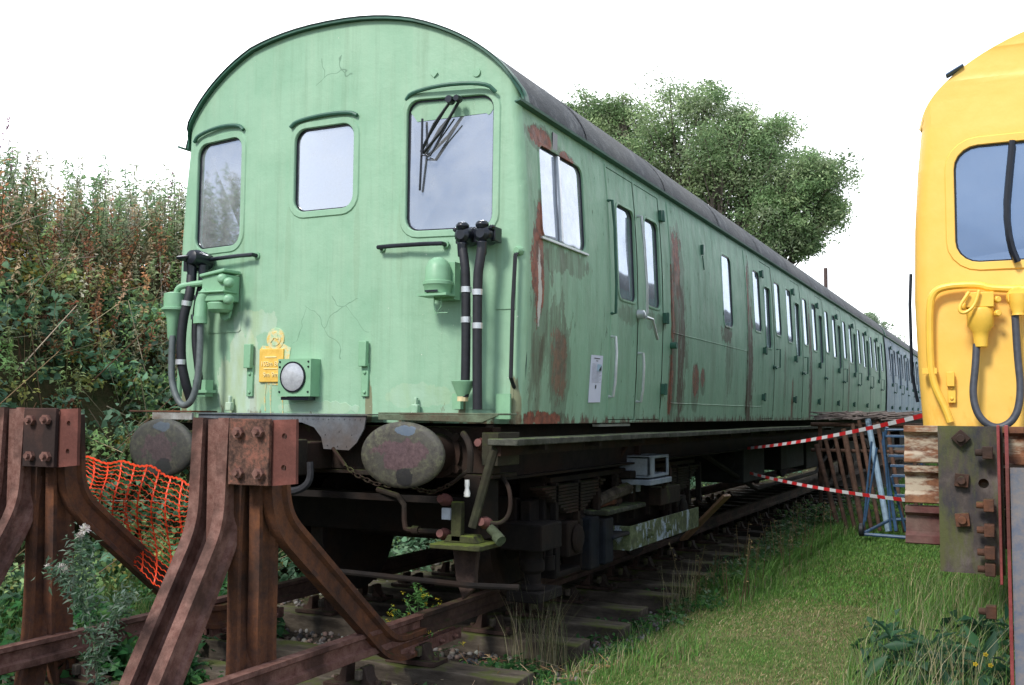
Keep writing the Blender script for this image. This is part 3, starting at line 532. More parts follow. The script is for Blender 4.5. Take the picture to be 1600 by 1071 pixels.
for x, z in ((.19, 1.18), (.27, 1.175), (.34, 1.175), (.17, 1.25), (.28, 1.27), (.38, 1.25)): b.rev((x, -.2, z), (0, -1, 0), [(0, .006), (.005, .004)], 6)
b.build('valance', VAL, T)
b = B(); b.bx(-1.33, 1.33, -.05, .06, 1.02, 1.31); b.bx(-1.33, 1.33, -.045, .3, .99, 1.015); b.bx(.58, .64, -.09, -.05, .96, 1.30); b.bx(.3, .56, -.08, -.05, .985, 1.02); b.build('headstock', UFM, T, bevel=.006)
for x in (.955, -.955):
    b = B(); b.rev((x, -.05, 1.145), (0, -1, 0), [(0, .16), (.03, .16), (.03, .125), (.25, .11), (.26, .085), (.43, .08)], 20)
    for a_, c_ in ((-.13, -.1), (.13, -.1), (-.13, .1), (.13, .1)): b.rev((x+a_, -.05, 1.145+c_), (0, -1, 0), [(0, .03), (.04, .028)], 6)
    bo = b.build('buffer', UFM, T)
    h = B(); h.rev((x, -.48, 1.145), (0, -1, 0), [(-.02, .9), (.0, .985), (.022, 1.0), (.034, .985), (.045, .85), (.05, .5), (.052, .05)], 40, sc=(.288, .198)); h.build('buffer_head', buf_mat(x, x < 0), bo, 60)
# coupler and draw hook
b = B(); b.bx(-.05, .12, -.42, -.05, 1.02, 1.20); b.prism([(.0, 1.30), (.05, 1.30), (.08, 1.2), (.10, 1.0), (.06, .93), (-.0, .97), (-.02, 1.1)], lambda x, z: (x, -.50, z), (0, .12, 0)); b.bx(.085, .15, -.47, -.35, .99, 1.22); b.cyl((.1, -.5, 1.0), (.1, -.5, 1.2), .03); b.build('coupler', UFM, T, bevel=.01)
b = B(); b.tube([(.22, -.42, 1.08), (.23, -.42, .98), (.20, -.44, .92), (.12, -.46, .89), (.04, -.46, .90), (.02, -.46, .94)], [.02, .03], 8, smooth=2); b.build('draw_hook', rusty('worn_hook_steel', (.02, .02, .022), (.04, .04, .045), (.03, .02, .015)), T)
def chain(pts, r=.008, L=.045, name='chain', mat=UFM):
    pts = [Vector(p) for p in pts]; b = B(); k = 0
    seg = []
    for a, c in zip(pts, pts[1:]):
        n = max(1, int((c-a).length/(L*.62)))
        for i in range(n): seg.append((a+(c-a)*(i+.5)/n, (c-a).normalized()))
    for p, d in seg:
        s_ = d.orthogonal().normalized(); w = d.cross(s_); s_ = s_ if k % 2 else w; k += 1
        lp = [p+d*(math.cos(t)*L/2)+s_*(math.sin(t)*L*.3) for t in [2*math.pi*i/10 for i in range(11)]]; b.tube(lp, r*.6, 5)
    return b.build(name, mat, T)
b = B(); b.tube([F(520, 700, -.25), F(540, 728, -.25)], .012, 7); b.build('tie_rod', UFM, T); chain([F(540, 728, -.25), F(556, 742, -.25), F(585, 756, -.2), F(610, 760, -.15)])
chain([F(640, 757, -.2), F(655, 766, -.22), F(675, 770, -.22), F(695, 762, -.25), F(708, 754, -.25)])
b = B(); b.tube([F(706, 756, -.25), F(735, 733, -.28)], .012, 8); b.tube([F(724, 678, -.2), F(732, 690, -.28), F(736, 710, -.3), F(734, 738, -.28)], .02, 10, smooth=2); b.build('vacuum_pipe', UFM, T)
b = B(); b.rev(F(730, 750, -.28), (0, 0, -1), [(0, .014), (.03, .016), (.05, .012), (.08, .02), (.1, .018), (.105, .008)], 10); b.build('pull_handle', WHT, T)
b = B(); b.tube([F(768, 690, -.15), F(772, 705, -.2), F(760, 745, -.2), F(738, 825, -.22)], .030, 6); b.bx(1.33, 1.44, -.2, .1, 1.08, 1.28); b.build('mossy_brace', rusty('mossy_brace_steel', (.03, .03, .02), (.06, .062, .035), (.035, .03, .02), 14, .8, .9), T, bevel=.004)
b = B(); b.bx(1.06, 1.40, -.35, -.05, .585, .615); b.prism([(1.10, .615), (1.33, .615), (1.30, .66), (1.13, .66)], lambda x, z: (x, -.25, z), (0, .12, 0)); b.bx(1.15, 1.22, -.25, -.2, .62, .86); b.build('receptacle_shelf', rusty('mossy_shelf', (.04, .042, .02), (.07, .075, .03), (.035, .03, .02), 14, 1.0, .95, .9, (.10, .13, .02)), T, bevel=.006)
b = B(); lp = [(705, 842), (748, 842), (742, 890), (741, 920), (722, 938), (712, 905)]; b.add([F(a, c, -.12) for a, c in lp]+[F(a, c, -.12)+Vector((0, .05, 0)) for a, c in lp], [list(range(6)), list(range(6, 12))[::-1]]+[(i, (i+1) % 6, (i+1) % 6+6, i+6) for i in range(6)]); b.build('lifeguard_iron', rusty('dark_brown_iron', (.045, .03, .025), (.08, .05, .04), (.03, .02, .018)), T, bevel=.006)
b = B(); b.bx(1.16, 1.27, -.10, .15, .62, 1.0); b.bx(-.95, 1.25, -.0, .05, .82, .86); b.build('pipe_bracket', UF, T)
b = B(); b.tube([F(590, 765, 0), F(632, 778, -.05), F(632, 825, -.1), F(640, 829, -.12), F(700, 832, -.12)], .018, 8, smooth=1); b.cyl(F(655, 829, -.12), F(645, 828.5, -.12), .028); b.tube([F(785, 745, 0), F(797, 765, -.1), F(798, 800, -.1), F(785, 818, -.12), F(765, 818, -.15)], .013, 8, smooth=2); b.build('air_pipe', UFM, T)
for px, py in ((694, 781), (693, 835), (757, 817), (752, 694)): b = B(); b.rev(F(px, py, -.16), (0, -1, .2), [(-.05, .035), (.0, .04), (.03, .025), (.05, .025)], 10); b.build('pipe_cock', TERR, T)
b = B(); c = F(698, 803, -.17); b.box(c, (.06, .02, .07)); b.build('white_label', plain('pale_blue_tag', (.5, .55, .62)), T)
b = B(); b.cyl(F(776, 838, -.15), F(783, 846, -.17), .035); b.cyl(F(765, 825, -.15), F(778, 838, -.15), .03); b.build('pipe_cock', rusty('pale_mossy_cock', (.05, .06, .035), (.10, .13, .075), (.05, .05, .03)), T)
b = B(); b.tube([(.15, -.2, .375), (1.25, -.2, .36), (1.55, -.12, .36)], .018, 8); b.build('brake_rod', UF, T)
# solebars, footboard
b = B()
for s_ in (1, -1): b.bx(s_*1.20, s_*1.26, .1, 20.8, .98, 1.325); b.bx(s_*1.20, s_*1.33, .1, 20.8, .975, .99)
for k in range(14): b.bx(-1.2, 1.2, .9+1.45*k, 1.0+1.45*k, 1.0, 1.3)
b.bx(-1.36, 1.36, .2, 20.88, 1.32, 1.395); b.build('underframe', UF, T, 0)
FB = B()
for k in range(4): y0_ = -.26+3.0*k; FB.bx(1.40, 1.60, y0_, y0_+2.985, 1.205-.004*(k % 2), 1.245-.004*(k % 2))
FB.build('footboard', WOODM, T, bevel=.006)
b = B()
for k in range(13): b.bx(1.26, 1.57, .2+.95*k, .25+.95*k, 1.17, 1.203)
b.bx(1.42, 1.46, -.2, 11.6, 1.14, 1.2); b.build('footboard_bracket', UFM, T)
def bogie(y, shoe=True):
    b = B()
    for s_ in (1, -1):
        x = s_*1.12; b.prism([(y-1.95, .48), (y-1.95, .78), (y-1.1, .84), (y-.5, .76), (y+.5, .76), (y+1.1, .84), (y+1.95, .78), (y+1.95, .48), (y+.9, .42), (y-.9, .42)], lambda p, z: (x-.04, p, z), (.08, 0, 0))
        for q_ in (-1.37, 1.37): b.bx(x-.05, x+.11, y+q_-.28, y+q_-.20, .22, .62); b.bx(x-.05, x+.11, y+q_+.20, y+q_+.28, .22, .62); b.bx(x-.05, x+.10, y+q_-.28, y+q_+.28, .20, .24)
        b.bx(x+.05, x+.22, y-.35, y+.35, .86, .92)
    b.bx(-1.05, 1.05, y-1.95, y-1.87, .50, .80); b.bx(-1.05, 1.05, y+1.87, y+1.95, .50, .80); b.bx(-1.0, 1.0, y-.25, y+.25, .5, .95)
    bo = b.build('bogie', UF, T, bevel=.008)
    for q_ in (-1.37, 1.37):
        w = B()
        for s_ in (1, -1): w.rev((s_*.68, y+q_, .47), (s_, 0, 0), [(-.02, .53), (.02, .53), (.022, .50), (.04, .49), (.12, .49), (.13, .42), (.09, .40), (.07, .2), (.14, .13), (.2, .12)], 40)
        w.cyl((-.68, y+q_, .47), (.68, y+q_, .47), .08); w.build('wheelset', rusty('dark_wheel_steel', (.02, .016, .014), (.04, .03, .025), (.05, .03, .02)), bo)
        for s_ in (1, -1):
            a = B(); x = s_*1.19; a.box((x, y+q_, .47), (.16, .30, .26)); a.rev((x+s_*.08, y+q_, .47), (s_, 0, 0), [(0, .11), (.03, .10), (.04, .06)], 14); a.build('axle_box', UF, bo, bevel=.02)
            sp = B()
            for i in range(9): L = .62-.055*i; sp.bx(x-.05, x+.05, y+q_*.0+q_/1.37*.70-L, y+q_/1.37*.70+L, .60+.022*i-.0, .616+.022*i) if False else sp.bx(s_*1.17, s_*1.27, y+q_-L, y+q_+L, .86-.024*i, .878-.024*i)
            sp.build('leaf_spring', UFM, bo, 0)
            for dy in (-.36, .36): st = B(); st.rev((s_*1.2, y+q_+dy, .28), (0, 0, 1), [(0, .05), (.1, .05), (.1, .035), (.2, .035), (.2, .06), (.3, .06)], 12); st.build('spring_hanger', UF, bo)
    if not shoe: return
    g = B(); g.bx(1.02, 1.34, y-2.15, y-1.80, .46, .64); g.bx(1.05, 1.30, y-2.1, y-1.7, .10, .17); g.rev((1.18, y-1.95, .17), (0, 0, 1), [(0, .09), (.03, .09), (.04, .06), (.12, .06), (.13, .085), (.2, .085), (.21, .07), (.29, .07)], 16); g.bx(1.0, 1.2, y-1.8, y-1.75, .3, 1.0); g.bx(1.1, 1.2, y-2.0, y-1.2, .95, 1.0); g.build('guard_bracket', UF, bo, bevel=.012)
    g = B()
    for i in range(10): g.bx(1.22, 1.27, y-1.75+.42*i, y-1.70+.42*i, .5, .9)
    g.bx(1.0, 1.25, y-1.8, y+1.9, .90, .94); g.build('frame_rib', UF, bo, bevel=.004)
    g = B(); g.bx(1.1, 1.38, y+.35, y+.95, .58, .74); g.rev((1.2, y+.65, .74), (0, 0, 1), [(0, .12), (.06, .12), (.08, .07), (.14, .07)], 14); g.build('damper_box', UFM, bo, bevel=.01)
    # shoe beam on the right hand side
    s_ = B(); s_.bx(1.08, 1.36, y-.42, y+1.65, .27, .285); s_.bx(1.345, 1.36, y-.42, y+1.65, .285, .47); s_.bx(1.08, 1.345, y-.42, y-.40, .285, .47)
    for dy in (.05, .55): s_.rev((1.36, y+dy, .37), (1, 0, 0), [(0, .05), (.03, .045), (.03, .025), (.06, .025)], 6)
    s_.build('shoe_beam', SHB, bo, bevel=.004)
    p = B(); p.bx(1.10, 1.36, y-.95, y-.0, .60, .64); p.build('bogie_step', WOODM, bo, bevel=.012)
    p = B(); p.bx(1.05, 1.3, y-1.15, y-.95, .2, .6); p.bx(1.1, 1.34, y-.95, y-.75, .22, .58); p.bx(1.10, 1.36, y-.8, y-.35, .40, .43); p.build('shoe_fuse_box', rusty('dark_blue_grime', (.006, .008, .012), (.012, .016, .022), (.02, .017, .014)), bo, bevel=.015)
SHB = N('peeling_white_mossy_beam', .8); _a = SHB.noise(5, 6, .7, (1, 1, .5)); _b = SHB.noise(16, 5, .7)
SHB.col(SHB.mix(SHB.ramp(_a, (.54, 0.0), (.58, 1.0)), SHB.ramp(_b, (.35, (.05, .06, .03)), (.55, (.11, .14, .06)), (.7, (.2, .22, .14))), (.38, .45, .52))).bump(_b, .5, .006); SHB = SHB.m
bogie(2.82); bogie(17.6, False)
b = B()
PB = rusty('pale_blue_grey_paint', (.22, .27, .33), (.33, .38, .44), (.26, .28, .30), 9, 0, .6, .2)
b.bx(1.18, 1.46, 2.60, 2.63, .87, 1.04); b.bx(1.18, 1.46, 2.60, 3.15, 1.02, 1.045); b.bx(1.18, 1.46, 2.60, 3.15, .86, .885); b.bx(1.18, 1.20, 2.6, 3.15, .88, 1.03); b.bx(1.44, 1.46, 2.6, 2.75, .88, 1.03); b.bx(1.44, 1.46, 3.12, 3.15, .88, 1.03); b.bx(1.17, 1.48, 2.58, 3.17, .80, .845)
b.cyl((1.25, 2.7, .72), (1.25, 2.7, .80), .03); b.cyl((1.25, 2.9, .72), (1.25, 2.9, .80), .03); b.build('shoe_lead_box', PB, T, bevel=.004)
b = B(); b.bx(1.25, 1.30, 2.8, 2.86, 1.04, 1.2); b.build('box_hanger', UFM, T); b = B(); b.tube([(1.3, 2.5, 1.15), (1.2, 2.45, .95), (1.22, 2.55, .8)], .02, 8, smooth=2); b.build('cable', UFM, T); b = B(); b.tube([(1.42, 3.2, 1.0), (1.46, 3.25, .85), (1.42, 3.1, .75)], .015, 8, smooth=2); b.build('cable', UFM, T)
# equipment boxes and trussing further back
b = B(); b.bx(.6, 1.22, 7.0, 8.2, .55, 1.0); b.bx(.6, 1.2, 9.4, 11.2, .6, .98); b.bx(.5, 1.1, 12.0, 13.6, .5, .98); b.rev((1.0, 7.0, .8), (0, -1, 0), [(0, .12), (.03, .12), (.03, .08)], 20); b.bx(-1.0, .3, 6.6, 9.2, .55, .98); b.bx(-1.1, .4, 10, 13, .5, .98); b.build('equipment_box', rusty('grey_box_grime', (.016, .017, .018), (.03, .032, .033), (.02, .016, .013), 6), T, bevel=.02)
b = B()
for s_ in (1, -1): b.tube([(s_*1.15, 5.2, 1.0), (s_*1.15, 8.0, .42), (s_*1.15, 12.6, .42), (s_*1.15, 15.4, 1.0)], .03, 6)
b.build('truss_rod', UF, T)
# ------------------------------------------------------------------ second carriage
T2 = thing('blue_carriage', (0, 21.25, 0), 'faded blue grey railway carriage coupled behind the green one', 'railway carriage')
W2 = []; D2 = []
for k in range(9):
    c = 22.7+2.035*k; D2.append((c-.33, c+.33, (c, 2.64, .36, .78, .06))); W2 += [(c-.62, 2.79, .36, .74, .06), (c+.62, 2.81, .36, .70, .06)]
body_side(T2, 1, 0, 21.25, 41, W2, D2, BLUE); body_side(T2, -1, 0, 21.25, 41, W2, [], BLUE)
roof(T2, 0, 21.25, 41, lambda x, z=0: 0, ROOFM, GD)
DKB = plain('dark_end_paint', (.02, .04, .035))
for Tt, y in ((T2, 21.26), (T2, 40.98), (T, 20.88)):
    b = B(); zs = [1.33, 1.7, 2.2, 2.7, 3.1, 3.4]; o_ = [(-hw(z)+.002, z) for z in zs][::-1]+[(hw(z)-.002, z) for z in zs]+archpts(30)[1:-1]; b.add([(x, y, z) for x, z in o_], [list(range(len(o_)))]); b.build('end_wall', DKB, Tt, 0)
b = B(); b.bx(-.9, .9, 20.89, 21.25, 1.45, 3.5); b.build('gangway', BLK, T)
b = B(); b.bx(-1.36, 1.36, 21.3, 40.9, 1.30, 1.39)
for s_ in (1, -1): b.bx(s_*1.20, s_*1.26, 21.3, 40.9, .98, 1.30)
for y in (24, 37):
    b.bx(-1.15, 1.15, y-1.9, y+1.9, .45, .85)
    for q_ in (-1.3, 1.3):
        for s_ in (1, -1): b.rev((s_*.68, y+q_, .47), (s_, 0, 0), [(0, .5), (.13, .49)], 24)
b.bx(-1.1, 1.1, 28, 33, .5, .98); b.build('underframe', UF, T2, 0)
# ------------------------------------------------------------------ yellow carriage
XC, YF = 5.09, 1.8
YEL = N('yellow_cab_paint', .38, 0, .45); _x = YEL.xyz(); _a = YEL.noise(1.8, 6, .6); _b = YEL.noise(30, 6, .7); _c = YEL.noise(6, 6, .7, (1, 1, .4))
_k = YEL.mix(YEL.ramp(_a, (.3, 0.0), (.7, 1.0)), (.89, .50, .08), (.92, .58, .14)); _k = YEL.mix(YEL.ramp(YEL.math('SUBTRACT', _c, YEL.math('MULTIPLY', YEL.math('SUBTRACT', _x[2], 1.4), .5)), (.5, 0.0), (.62, .5)), _k, (.75, .35, .03))
_k = YEL.mix(YEL.math('MULTIPLY', YEL.ramp(_b, (.68, 0.0), (.70, 1.0)), YEL.patch(0, (4.25, 2.37), (.22, .03), .4)), _k, (.05, .03, .01))
YEL.col(_k).bump(YEL.math('ADD', YEL.math('MULTIPLY', _a, 2.5), YEL.math('MULTIPLY', _c, .7)), .25, .012); YEL = YEL.m
YF2 = plain('yellow_fitting_paint', (.86, .52, .07), .4, 0, .08, 12, .2)
TY = thing('yellow_carriage', (XC, YF, 0), 'bright yellow railway carriage end with a big rounded window, cut off by the right edge', 'railway carriage')
def yplan(x, z=3.3):
    a = abs(x); w = hw(z); y = .02*max(0, min(a, w-.13)-.5)
    if a > w-.13: t = min(1, (a-w+.13)/.13); y += .13*(1-math.sqrt(max(0, 1-t*t)))
    return y
fnY = cab_face(TY, XC, YF, yplan, [(-.70, 2.84, .98, .80, .15), (.70, 2.84, .98, .80, .15)], YEL, [s_*v for s_ in (1, -1) for v in (1.1, 1.33, 1.36, 1.39, 1.42, 1.44, 1.455)], glass=GLY, ring=.06)
body_side(TY, -1, XC, YF+.145, 21.5, [(6+2*i, 2.8, .8, .7, .07) for i in range(7)], [], side_paint('dark_green_side_paint', (.03, .09, .08), (.05, .12, .10), []))
body_side(TY, 1, XC, YF+.144, 21.5, [], [], YEL)
roof(TY, XC, YF+.06, 21.5, yplan, ROOFM, YEL, False)
b = B(); b.bx(XC-1.39, XC+1.39, YF+.25, 21.5, 1.38, 1.45); b.bx(XC-1.39, XC+1.39, 3.4, 3.45, 1.45, 3.7); b.build('interior', plain('dark_interior', (.05, .06, .07)), TY, 0)
b = B(); b.bx(XC-1.36, XC+1.36, YF+.2, 21.4, 1.30, 1.36); b.bx(XC-1.2, XC+1.2, YF+.2, 21.3, 1.0, 1.30)
for y in (4.6, 18):
    b.bx(XC-1.15, XC+1.15, y-1.9, y+1.9, .45, .85)
    for q_ in (-1.3, 1.3):
        for s_ in (1, -1): b.rev((XC+s_*.68, y+q_, .47), (s_, 0, 0), [(0, .5), (.13, .49)], 24)
b.bx(XC-1.33, XC+1.33, YF-.02, YF+.08, 1.02, 1.32)
b.build('underframe', UF, TY, 0)
for s_ in (1, -1):
    b = B(); x = XC+s_*.955; b.rev((x, YF-.05, 1.145), (0, -1, 0), [(0, .15), (.25, .11), (.43, .08)], 18); bo = b.build('buffer', UF, TY)
    h = B(); h.rev((x, YF-.48, 1.145), (0, -1, 0), [(-.02, .9), (.0, 1.0), (.034, .985), (.05, .5)], 30, sc=(.288, .198)); h.build('buffer_head', UF, bo, 60)
def YP(px, py, d=.0): return F(px, py, YF-d)
b = B(); b.tube([YP(1485, 660, .05), YP(1478, 640, .05), YP(1458, 600, .05), YP(1453, 560, .06), YP(1452, 480, .06), YP(1458, 456, .06), YP(1480, 447, .06), YP(1530, 445, .06), YP(1548, 452, .06), YP(1640, 452, .06)], .025, 10, smooth=2)
for px, py in ((1453, 580), (1590, 452)): b.box(YP(px, py, .04), (.09, .06, .04))
b.build('conduit', YF2, TY)
b = B(); c = YP(1531, 470, .10); b.box(c, (.17, .14, .10)); b.rev(c+Vector((0, 0, -.05)), (0, 0, -1), [(0, .08), (.02, .085), (.12, .08), (.16, .05), (.2, .045), (.26, .04)], 18); b.tube([c+Vector((-.06, -.1, .05)), c+Vector((-.13, -.12, -.06)), c+Vector((-.10, -.12, -.10)), c+Vector((-.03, -.11, -.05)), c+Vector((.0, -.1, .06))], .012, 7, smooth=2)
for dx, dz in ((.10, .0), (.10, -.09), (-.10, -.04)): b.rev(c+Vector((dx, -.02, dz)), (.5, -1, 0), [(0, .025), (.03, .02)], 10)
b.build('jumper_socket', YF2, TY, bevel=.008)
b = B(); c2 = YP(1590, 465, .08); b.rev(c2, (0, -1, 0), [(0, .07), (.02, .06)], 14); b.rev(c2+Vector((0, -.03, .02)), (0, 0, -1), [(0, .05), (.08, .05), (.12, .035), (.14, .04)], 14); b.build('pipe_elbow', YF2, TY)
b = B(); b.tube([YP(1526, 538, .1), YP(1524, 575, .12), YP(1519, 620, .14), YP(1530, 655, .16), YP(1558, 672, .16), YP(1588, 655, .15), YP(1596, 610, .13), YP(1590, 560, .11), YP(1586, 490, .1)], .024, 12, smooth=3); b.build('jumper_hose', plain('grey_rubber', (.05, .055, .07), .5, 0, .25, 25), TY)
b = B(); c = YP(1487, 600, 0); b.bx(c.x-.03, c.x+.02, YF-.05, YF-.01, c.z-.02, c.z+.08); b.bx(c.x-.025, c.x+.025, YF-.02, YF+.01, c.z-.13, c.z); b.rev((c.x, YF-.02, c.z-.1), (0, -1, 0), [(0, .014), (.01, .01)], 8); b.rev((c.x, YF-.02, c.z-.03), (0, -1, 0), [(0, .014), (.01, .01)], 8); b.build('lamp_bracket', YF2, TY, bevel=.005)
b = B(); b.tube([(XC-1.50, YF+.3, 2.42), (XC-1.51, YF+.3, 2.2), (XC-1.505, YF+.3, 1.7), (XC-1.47, YF+.3, 1.5)], .012, 6); b.build('grab_rail', BLK, TY)
b = B(); b.box((XC-1.17, YF+.02, 3.775), (.13, .08, .02), Matrix.Rotation(math.radians(-28), 3, 'Y')); b.build('roof_vent', plain('blue_grey_vent', (.08, .13, .22)), TY, bevel=.01)
# windscreen wiper inside frame of the big window
b = B(); b.tube([YP(1590, 410, .04), YP(1578, 380, .05), YP(1572, 330, .05), YP(1577, 270, .05), YP(1582, 220, .05)], .022, 8, smooth=1); b.build('windscreen_wiper', BLK, TY)
# ------------------------------------------------------------------ buffer stops of bent rail
IP = [(-.034, .075), (-.034, .045), (-.010, .030), (-.010, -.035), (-.034, -.050), (-.034, -.075), (.034, -.075), (.034, -.050), (.010, -.035), (.010, .030), (.034, .045), (.034, .075), (.028, .08), (-.028, .08)]
def arc(pts, r=.12, k=5):
    pts = [Vector(p) for p in pts]; o_ = [pts[0]]
    for a, p, c in zip(pts, pts[1:], pts[2:]):
        d0 = min(r, (a-p).length*.45); d1 = min(r, (c-p).length*.45); s_ = p+(a-p).normalized()*d0; e_ = p+(c-p).normalized()*d1
        for i in range(k+1): t = i/k; o_.append(s_*(1-t)**2+p*2*t*(1-t)+e_*t*t)
    return o_+[pts[-1]]
def bolt(b, p, ax, r=.028, h=.035, n=4, mi=0, spin=0):
    b.rev(p, ax, [(0, r), (h, r)], n, mi); b.rev(Vector(p)+Vector(ax).normalized()*h, ax, [(0, r*.55), (.02, r*.5)], 8, mi)
def post(dx, dy, label, platemat, dz=0, broad=True):
    dy += .17; X = lambda x, y, z: Vector((x+dx, y+dy, z+dz))
    t = thing('rail_buffer_post', X(.72, -1.7, -.12), label, 'buffer stop', 'buffer stop posts of bent rail')
    sd = (1, 0, 0)
    for i, x in enumerate((.455, .625)):
        b = B(); b.sweep(IP, arc([X(x, -2.41, -.26), X(x, -1.79, .80), X(x, -1.77, 1.36)], .14, 6), (-1, 0, 0)); b.build('raking_strut', RUST, t, 30)
    b = B(); b.sweep(IP, [X(.54, -1.74, .62), X(.54, -1.75, 1.355)], (-1, 0, 0)); b.build('upright_rail', RUST, t, 30)
    b = B(); b.sweep(IP, arc([X(.71, -1.80, -.30), X(.66, -1.70, .06), X(.63, -1.68, .65), X(.67, -1.70, 1.32)], .25), (-1, 0, 0)); b.build('upright_rail', RUSTM, t, 30)
    b = B(); b.sweep(IP, arc([X(.66, -1.50, -.30), X(.70, -1.60, .12), X(.72, -1.62, .65), X(.73, -1.66, 1.32)], .25), (-1, 0, 0)); b.build('upright_rail', RUSTM, t, 30)
    b = B(); b.sweep(IP, arc([X(.79, -1.64, 1.32), X(.78, -1.60, .84), X(.78, -.48, -.06), X(.78, -.12, -.06)], .16, 6), (1, 0, 0)); b.build('rear_strut', RUSTM, t, 30)
    b = B(); b.bx(.62+dx, .92+dx, -1.80+dy, -1.72+dy, 1.06+dz, 1.34+dz); b.build('crossbeam_stub', RUST, t)
    b = B(); b.bx(.675+dx, .93+dx, -1.86+dy, -1.835+dy, 1.03+dz, 1.36+dz); po = b.build('clamp_plate', platemat, t, bevel=.004)
    for x, z in ((.745, 1.29), (.87, 1.295), (.75, 1.09), (.88, 1.09)): k = B(); bolt(k, X(x, -1.855, z), (.15, -1, .05), .030, .035, 6); k.build('bolt', RUST, po)
    # red plate with two holes
    c0, c1 = .925, 1.075
    holes = [[(1.0+.016*math.cos(-2*math.pi*i/10), z+.016*math.sin(-2*math.pi*i/10)) for i in range(10)] for z in (1.275, 1.12)]
    vs, fs = fill([(c0, 1.03), (c1, 1.045), (c1-.005, 1.36), (c0, 1.355)], holes, [], [], lambda u, v, d: X(u, -1.83, v)); b = B(); b.add(vs, fs); vs2 = [v+Vector((0, .02, 0)) for v in vs]; b.add(vs2, fs)
    for h in holes+[[(c0, 1.03), (c1, 1.045), (c1-.005, 1.36), (c0, 1.355)]]: loopstrip(b, h, h, lambda u, v, d: X(u, -1.83+d, v), 0, .02)
    b.build('drilled_plate', RUSTR, t, 0)
    return t
post(0, 0, 'rusty bent rail buffer post with a bolted plate, directly in front of the green cab', RUSTP)
post(-1.50, 0.0, 'rusty bent rail buffer post cut off by the left edge, beside the orange netting', rusty('scabby_rusted_plate_dark', (.055, .03, .025), (.09, .045, .035), (.03, .02, .018), 9), .045)
# stop in front of the yellow carriage
TS = thing('rail_buffer_stop', (4.9, -1.5, -.15), 'rusty buffer stop with three stacked beam rails and a mossy plate, before the yellow carriage', 'buffer stop')
CBM = N('rusty_white_stained_beam', .85); _a = CBM.noise(11, 7, .7); _b = CBM.noise(30, 5, .7); _z = CBM.xyz()
CBM.col(CBM.mix(CBM.ramp(CBM.noise(8, 5, .7, (.6, 1, 2)), (.50, 0.0), (.60, .85)), CBM.ramp(_a, (.35, (.075, .03, .02)), (.5, (.16, .065, .03)), (.65, (.26, .12, .06))), (.42, .36, .27))).bump(_b, .6, .006); CBM = CBM.m
HP = [(-a, c) for a, c in IP]
for i, z in enumerate((1.295, 1.145, .995)):
    b = B(); b.sweep([(a*1.15, c*.92) for a, c in IP], [(3.84, -1.44-.0*i, z-.004*i), (6.25, -1.44, z-.004*i)], (0, 1, 0)); b.build('crossbeam_rail', CBM if i < 2 else rusty('maroon_rusted_beam', (.08, .03, .028), (.13, .05, .045), (.2, .15, .12), 10), TS, 30)
MP = N('mossy_slate_plate', .75, 0, .35); _a = MP.noise(6, 7, .7, (1, 1, .6)); _b = MP.noise(35, 5, .7)
_k = MP.mix(MP.ramp(MP.noise(3.5, 6, .7, (1.6, 1, .5), loc=(2, 0, 4)), (.45, 0.0), (.56, .9)), MP.ramp(_a, (.36, (.025, .025, .032)), (.5, (.06, .047, .042)), (.66, (.14, .115, .105))), (.075, .08, .025))
_k = MP.mix(MP.patch(0, (4.025, 1.0), (.004, .09), .2), _k, (.6, .6, .58)); _k = MP.mix(MP.patch(0, (3.965, 1.1), (.007, .32), .2), _k, (.28, .08, .05))
MP.col(_k).bump(_b, .5, .005); MP = MP.m
def hole(cx, cz, r, n=14): return [(cx+r*math.cos(-2*math.pi*i/n), cz+r*math.sin(-2*math.pi*i/n)) for i in range(n)]
o_ = [(3.965, .825), (4.185, .825), (4.185, 1.365), (3.965, 1.365)]; hs = [hole(4.118, 1.155, .018)]
vs, fs = fill(o_, hs, [], [], lambda u, v, d: Vector((u, -1.535, v))); b = B(); b.add(vs, fs); b.add([v+Vector((0, .025, 0)) for v in vs], fs)
for h in hs+[o_]: loopstrip(b, h, h, lambda u, v, d: Vector((u, -1.535+d, v)), 0, .025)
po = b.build('bolted_plate', MP, TS, 0)
for (x, z, a) in ((4.045, 1.32, 45), (4.045, 1.165, 5), (4.045, 1.02, -6)):
    m = Matrix.Rotation(math.radians(a), 3, 'Y'); k = B(); k.box((x, -1.548, z), (.048, .028, .048), m); k.rev((x, -1.56, z), (0, -1, 0), [(0, .016), (.018, .015)], 10); k.build('bolt', RUSTM, po, bevel=.002)
RED = rusty('faded_red_edge', (.22, .04, .04), (.30, .07, .07), (.12, .05, .04), 12, 0, .6)
b = B(); b.bx(4.166, 4.176, -1.60, -1.48, .80, 1.37); b.bx(4.192, 4.204, -1.66, -1.48, -.2, 1.37); b.build('post_flange', RED, TS, bevel=.002)
b = B(); b.sweep(IP, [(4.29, -1.42, -.15), (4.29, -1.42, 1.36)], (1, 0, 0)); b.build('post_rail', RUSTM, TS, 30)
for z in (1.27, 1.08, .99, .91, .85, .70): k = B(); k.box((4.135, -1.585, z), (.035, .05, .045)); k.rev((4.118, -1.585, z), (-1, 0, 0), [(0, .014), (.025, .013)], 8); k.build('bolt', RUSTM, TS, bevel=.003)
STR = N('weathered_slate_paint', .6); _a = STR.noise(5, 7, .7, (1, 1, 1)); _b = STR.noise(22, 6, .7)
STR.col(STR.mix(STR.ramp(_b, (.4, 0.0), (.62, .8)), STR.ramp(_a, (.35, (.028, .04, .07)), (.6, (.055, .065, .085))), (.11, .085, .07))).bump(_b, .4, .004); STR = STR.m
